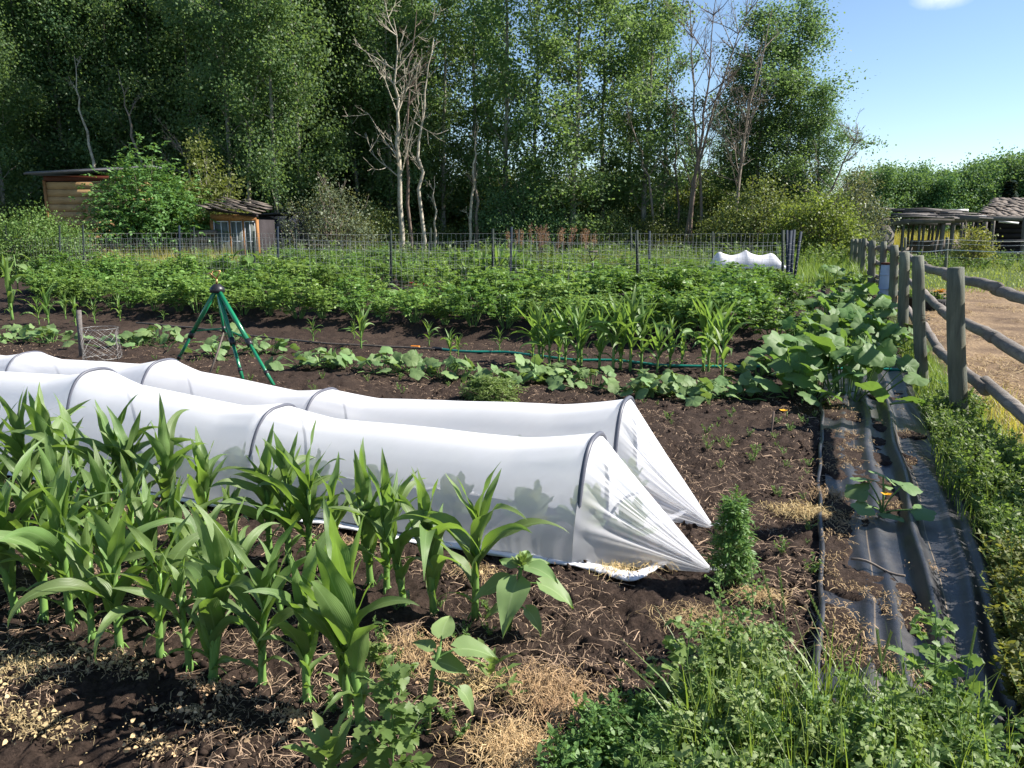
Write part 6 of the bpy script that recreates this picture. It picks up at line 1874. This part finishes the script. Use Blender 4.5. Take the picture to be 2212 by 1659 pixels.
# ------------------------------------------------------------------ small things
# sprinkler tripod
fx, fy = G(525, 818); F_ = [np.array([*G(376, 786), 0]), np.array([*G(526, 820), 0]), np.array([*G(592, 828), 0])]
cx = sum(f[0] for f in F_) / 3; cy = sum(f[1] for f in F_) / 3
hx, hy, hz = AT(469, 622, 8.75); hub = np.array([hx, hy, hz])
t = thing('sprinkler_tripod', 'green metal sprinkler tripod standing among the cucumber vines', 'tripod', (0, 0, 0))
ring = hub + np.array([.04, 0, -.46])
g = Geo(); g.tube([hub + [0, 0, -.05], hub + [0, 0, .0], hub + [0, 0, .045]], [.085, .08, .035], 12); g.build('hub', M['black'], t)
for f in F_:
    a = hub + unit(f - hub) * .03; b = f + [0, 0, -.03]; m_ = a + (b - a) * .56
    g = Geo(); g.tube([a, m_ + (b - a) * .02], .026, 10); lg = g.build('leg', M['greenpaint'], t, smooth=True)
    g = Geo(); g.tube([m_, b], .019, 10); g.build('lower_tube', M['greenpaint'], lg, smooth=True)
    g = Geo(); d = unit(b - a); g.tube([m_ - d * .03, m_ + d * .05], .034, 10); g.build('clamp', M['black'], lg); e = a + (b - a) * .87; g = Geo(); g.tube([e - d * .02, e + d * .02], .025, 10); g.build('clamp', M['black'], lg)
    g = Geo(); g.bar(ring, a + (b - a) * .52, .012, .02); g.build('brace', M['greenpaint'], t)
g = Geo(); g.tube([hub, ring + [0, 0, -.04]], .016, 9); g.build('riser', M['greenpaint'], t)
g = Geo(); g.tube([ring + [0, 0, .03], ring + [0, 0, -.05]], .024, 9); g.build('riser_clamp', M['black'], t)
x, y = G(452, 812); g = Geo(); g.tube([ring + [0, 0, -.03], ring * .5 + np.array([x, y, .0]) * .5 + [.02, 0, .02], [x, y, .0]], .012, 8); g.build('drop_hose', M['blackhose'], t)
g = Geo(); g.tube([hub + [0, 0, .04], hub + [0, 0, .10]], .014, 8); g.tube([hub + [0, 0, .10], hub + [-.05, 0, .15], hub + [-.07, -.02, .17]], .011, 8); g.bar(hub + [.0, 0, .10], hub + [.05, .0, .19], .01, .014); g.bar(hub + [-.04, 0, .19], hub + [.05, 0, .19], .012, .012); g.bar(hub + [-.045, 0, .1], hub + [-.04, 0, .19], .01, .012); g.build('sprinkler_head', M['brassmetal'], t)


def lie(pts, h=.015):
    W = np.array([G(u, v) for u, v in pts]); out = []
    k = np.linspace(0, len(W) - 1, 12 * len(W))
    for q in k:
        i = min(len(W) - 2, int(q)); f = q - i; p0, p1, p2, p3 = W[max(0, i - 1)], W[i], W[i + 1], W[min(len(W) - 1, i + 2)]
        c = .5 * (2 * p1 + (p2 - p0) * f + (2 * p0 - 5 * p1 + 4 * p2 - p3) * f ** 2 + (3 * p1 - 3 * p2 + p3 - p0) * f ** 3); out.append([c[0], c[1], Hz(*c) + h])
    return np.array(out)


t = thing('garden_hose', 'green garden hose snaking past the corn to the rustic fence', 'hose')
g = Geo(); g.tube(lie([(955, 757), (1010, 763), (1090, 764), (1150, 772), (1230, 782), (1330, 784), (1420, 793), (1520, 797), (1640, 796), (1760, 799), (1880, 800), (1960, 805), (2010, 824), (2050, 836), (2110, 862)], .022), .017, 8); g.build('hose', M['teal'], t, smooth=True)
g = Geo(); g.tube(lie([(935, 755), (956, 757)], .024), .024, 8); g.build('coupling', M['black'], t)
t = thing('drip_hose', 'dusty black hose lying along the potato rows', 'hose')
g = Geo(); g.tube(lie([(295, 700), (350, 706), (430, 712), (520, 724), (600, 734), (700, 745), (800, 749), (880, 752), (940, 756)], .02), .014, 8); g.build('hose', M['blackhose'], t, smooth=True)
g = Geo(); g.tube(lie([(888, 751), (906, 752)], .022), .022, 8); g.build('coupling', M['orange'], t)

# digging fork standing in the bed, stake with a wire cage
x, y, zt = AT(1281, 543, 19.0); t = thing('digging_fork', 'digging fork with a wooden grip standing behind the fence', 'fork', (x, y, 0)); z0 = Hz(x, y)
g = Geo(); g.tube([[0, 0, z0 + .1], [0, 0, zt - .22]], .02, 8); g.tube([[0, 0, zt - .23], [-.075, 0, zt - .11], [-.085, 0, zt - .01]], .012, 6); g.tube([[0, 0, zt - .23], [.075, 0, zt - .11], [.085, 0, zt - .01]], .012, 6); g.build('shaft', M['black'], t)
g = Geo(); g.tube([[-.115, 0, zt - .005], [.115, 0, zt - .005]], .022, 8); g.build('grip', M['shingle'], t)
g = Geo()
for q in (-.09, -.03, .03, .09): g.tube([[q * .6, 0, z0 + .14], [q, 0, z0 + .08], [q, 0.02, z0 - .1]], .007, 5)
g.bar((-.1, 0, z0 + .12), (.1, 0, z0 + .12), .02, .02); g.build('tines', M['black'], t)
x, y = G(176, 772); z = Hz(x, y); h = AT(181, 670, y)[2]; t = thing('wooden_stake', 'grey wooden stake beside the wire cage in the cucumber row', 'stake', (x, y, z)); g = Geo(); g.bar((0, 0, -.1), (.03, 0, h - z), .05, .035, (0, 1, 0)); g.build('stake', M['greywood'], t)
x, y = G(222, 775); z = Hz(x, y); t = thing('wire_cage', 'round chicken wire cage around a seedling beside the wooden stake', 'wire cage', (x, y, z)); g = Geo(); rg = np.random.default_rng(2)
for q in range(13):
    a = 2 * PI * q / 13; k = np.linspace(0, 1, 14)
    for sg in (-1, 1): aa = a + sg * k * 2.2; rr = .21 + .012 * np.sin(k * 9 + q); g.tube(np.stack([rr * np.cos(aa), rr * np.sin(aa), .38 * k], -1), .0011, 3, False)
a = np.linspace(0, 2 * PI, 33)
for zz in (.01, .38): g.tube(np.stack([.21 * np.cos(a), .21 * np.sin(a), np.full(33, zz)], -1), .002, 4, False)
g.build('wire_mesh', M['wire'], t); g = Geo(); g.tube([[.2, -.02, -.1], [.205, -.02, .34]], .009, 6); g.build('peg', M['greywood'], t)
x, y = G(1665, 945); t = thing('thin_stake', 'thin rusty rod sticking out of the bare soil', 'rod', (x, y, Hz(x, y))); g = Geo(); g.tube([[0, 0, -.08], [.01, 0, .2]], .006, 6); g.build('rod', M['deadpink'], t)
# black crate, white board and red flower at the left fence
x, y, z = AT(242, 590, 24.5); t = thing('plastic_crate', 'black plastic crate under the round bush', 'crate', (x, y, 0), .3); g = Geo()
for dx, dy, sx_, sy_ in ((-.3, 0, .03, .45), (.3, 0, .03, .45), (0, -.22, .6, .03), (0, .22, .6, .03)): g.box((dx, dy, .36), (sx_, sy_, .42))
for sgn in (-1, 1): g.box((0, .24 * sgn, .58), (.68, .03, .05)); g.box((.33 * sgn, 0, .58), (.03, .5, .05))
g.box((0, 0, .16), (.58, .42, .03)); g.build('shell', M['black'], t)
x, y = G(236, 607); t = thing('white_board', 'white board lying flat behind the left potato rows', 'board', (x, y, Hz(x, y) + .32), .1); g = Geo(); g.bar((-.45, 0, 0), (.45, 0, .02), .35, .03); g.bar((-.4, 0, -.32), (-.4, 0, -.02), .05, .05, (0, 1, 0)); g.bar((.4, 0, -.32), (.4, 0, -.0), .05, .05, (0, 1, 0)); g.build('board', M['whitepaint'], t)
for i, (u, v, Y, mt, lab, r) in enumerate(((521, 578, 23, 'redf', 'small red flower in the grass before the glazed hut', .06), (892, 613, 18.5, 'redf', 'dark red leaf tuft beside the near fence post', .07), (921, 716 - 100, 19, 'redf', 'dark red leaf tuft right of the near fence post', .07), (1699, 907, None, 'yellow', 'yellow flower on the bare soil near the fabric', .03))):
    x, y = G(u, v) if Y is None else AT(u, v, Y)[:2]; z = Hz(x, y); h = (AT(u, v, Y)[2] - z) if Y else .06
    t = thing('flower_plant', lab, 'flower', (x, y, z)); g = Geo(); g.tube([[0, 0, 0], [0, 0, h]], .006, 5); g.build('stem', M['stem'], t)
    for q in range(3 if Y else 1): flower_at(t, (.05 * q - .03, 0, h - .03 * q), r, mt)
# tyre planter, pail and pot behind the rustic fence
x, y = G(2018, 668); t = thing('tyre_planter', 'old tyre planter with orange flowers in the straw paddock', 'planter', (x, y, 0)); g = Geo()
a = np.linspace(0, 2 * PI, 37); sec = [(.20, .02), (.33, .0), (.36, .06), (.36, .17), (.33, .23), (.22, .22), (.20, .16)]
V = np.array([[[r_ * math.cos(q), r_ * math.sin(q), z_] for r_, z_ in sec] for q in a[:-1]]); n_ = len(sec); i = np.arange(36)[:, None]; j = np.arange(n_)[None, :]
g.add(V.reshape(-1, 3), np.stack([i * n_ + j, (i + 1) % 36 * n_ + j, (i + 1) % 36 * n_ + (j + 1) % n_, i * n_ + (j + 1) % n_], -1).reshape(-1, 4))
for q in range(48): b = 2 * PI * q / 48; g.box((.363 * math.cos(b), .363 * math.sin(b), .115), (.012, .024, .1), b)
g.build('tyre', M['rubber'], t); g = Geo(); g.tube([[0, 0, .12], [0, 0, .17]], .2, 20); g.build('soil', M['clod'], t)
rg = np.random.default_rng(4); g = Geo(); C = np.stack([rg.normal(0, .09, 30), rg.normal(0, .09, 30), .22 + .1 * rg.random(30)], -1); leaf_cluster(g, rg, C, .03, 9, .05); g.build('leaves', M['weed'], t)
for q in range(9): flower_at(t, (rg.normal(0, .13), rg.normal(0, .1), .33 + .06 * rg.random()), .05)
x, y = G(1914, 655); t = thing('plastic_barrel', 'pale blue plastic barrel behind the rustic fence posts', 'barrel', (x, y, 0)); g = Geo(); g.tube([[0, 0, 0], [0, 0, .1], [0, 0, .45], [0, 0, .8], [0, 0, .84]], [.15, .165, .175, .17, .16], 20); g.tube([[0, 0, .3], [0, 0, .33]], .18, 20); g.tube([[0, 0, .6], [0, 0, .63]], .18, 20); g.build('body', M['bluewhite'], t, smooth=False)
g = Geo(); g.tube([[0, 0, .83], [0, 0, .87]], .18, 20); g.build('lid', M['redwood'], t)
x, y = G(1968, 672); t = thing('plant_pot', 'black plant pot between the rustic fence posts', 'pot', (x, y, 0)); g = Geo(); g.tube([[0, 0, 0], [0, 0, .24], [0, 0, .24], [0, 0, .28]], [.12, .15, .17, .17], 16); g.build('pot', M['black'], t)
rg = np.random.default_rng(9); g = Geo(); leaf_cluster(g, rg, np.stack([rg.normal(0, .07, 16), rg.normal(0, .07, 16), .3 + .1 * rg.random(16)], -1), .03, 8, .05); g.build('leaves', M['weed'], t)
# dry stick and curled scrap on the cloth
x, y = G(1880, 1240); t = thing('dry_stick', 'dry pale stick lying across the landscape fabric', 'stick', (x, y, Hz(x, y) + .045)); g = Geo(); k = np.linspace(0, 1, 8); g.tube(np.stack([-.06 + .17 * k, .08 - .18 * k, .012 * np.sin(k * 6)], -1), .006, 6); g.build('stick', M['dead'], t)
x, y = G(1560, 833); t = thing('reed_field', None, None) if False else None
g = Geo(); rg = np.random.default_rng(14); P = np.stack([rg.uniform(24, 38, 5000), rg.uniform(52, 66, 5000)], -1); blades(g, np.stack([P[:, 0], P[:, 1], np.full(5000, -.16)], -1), 1.0 + .9 * rg.random(5000), .4 * rg.random(5000), np.full(5000, .035), rg); tag(g.build('reeds', M['grass_y']), 'pale reed bed seen through the open shelter', 'reeds', kind='stuff')
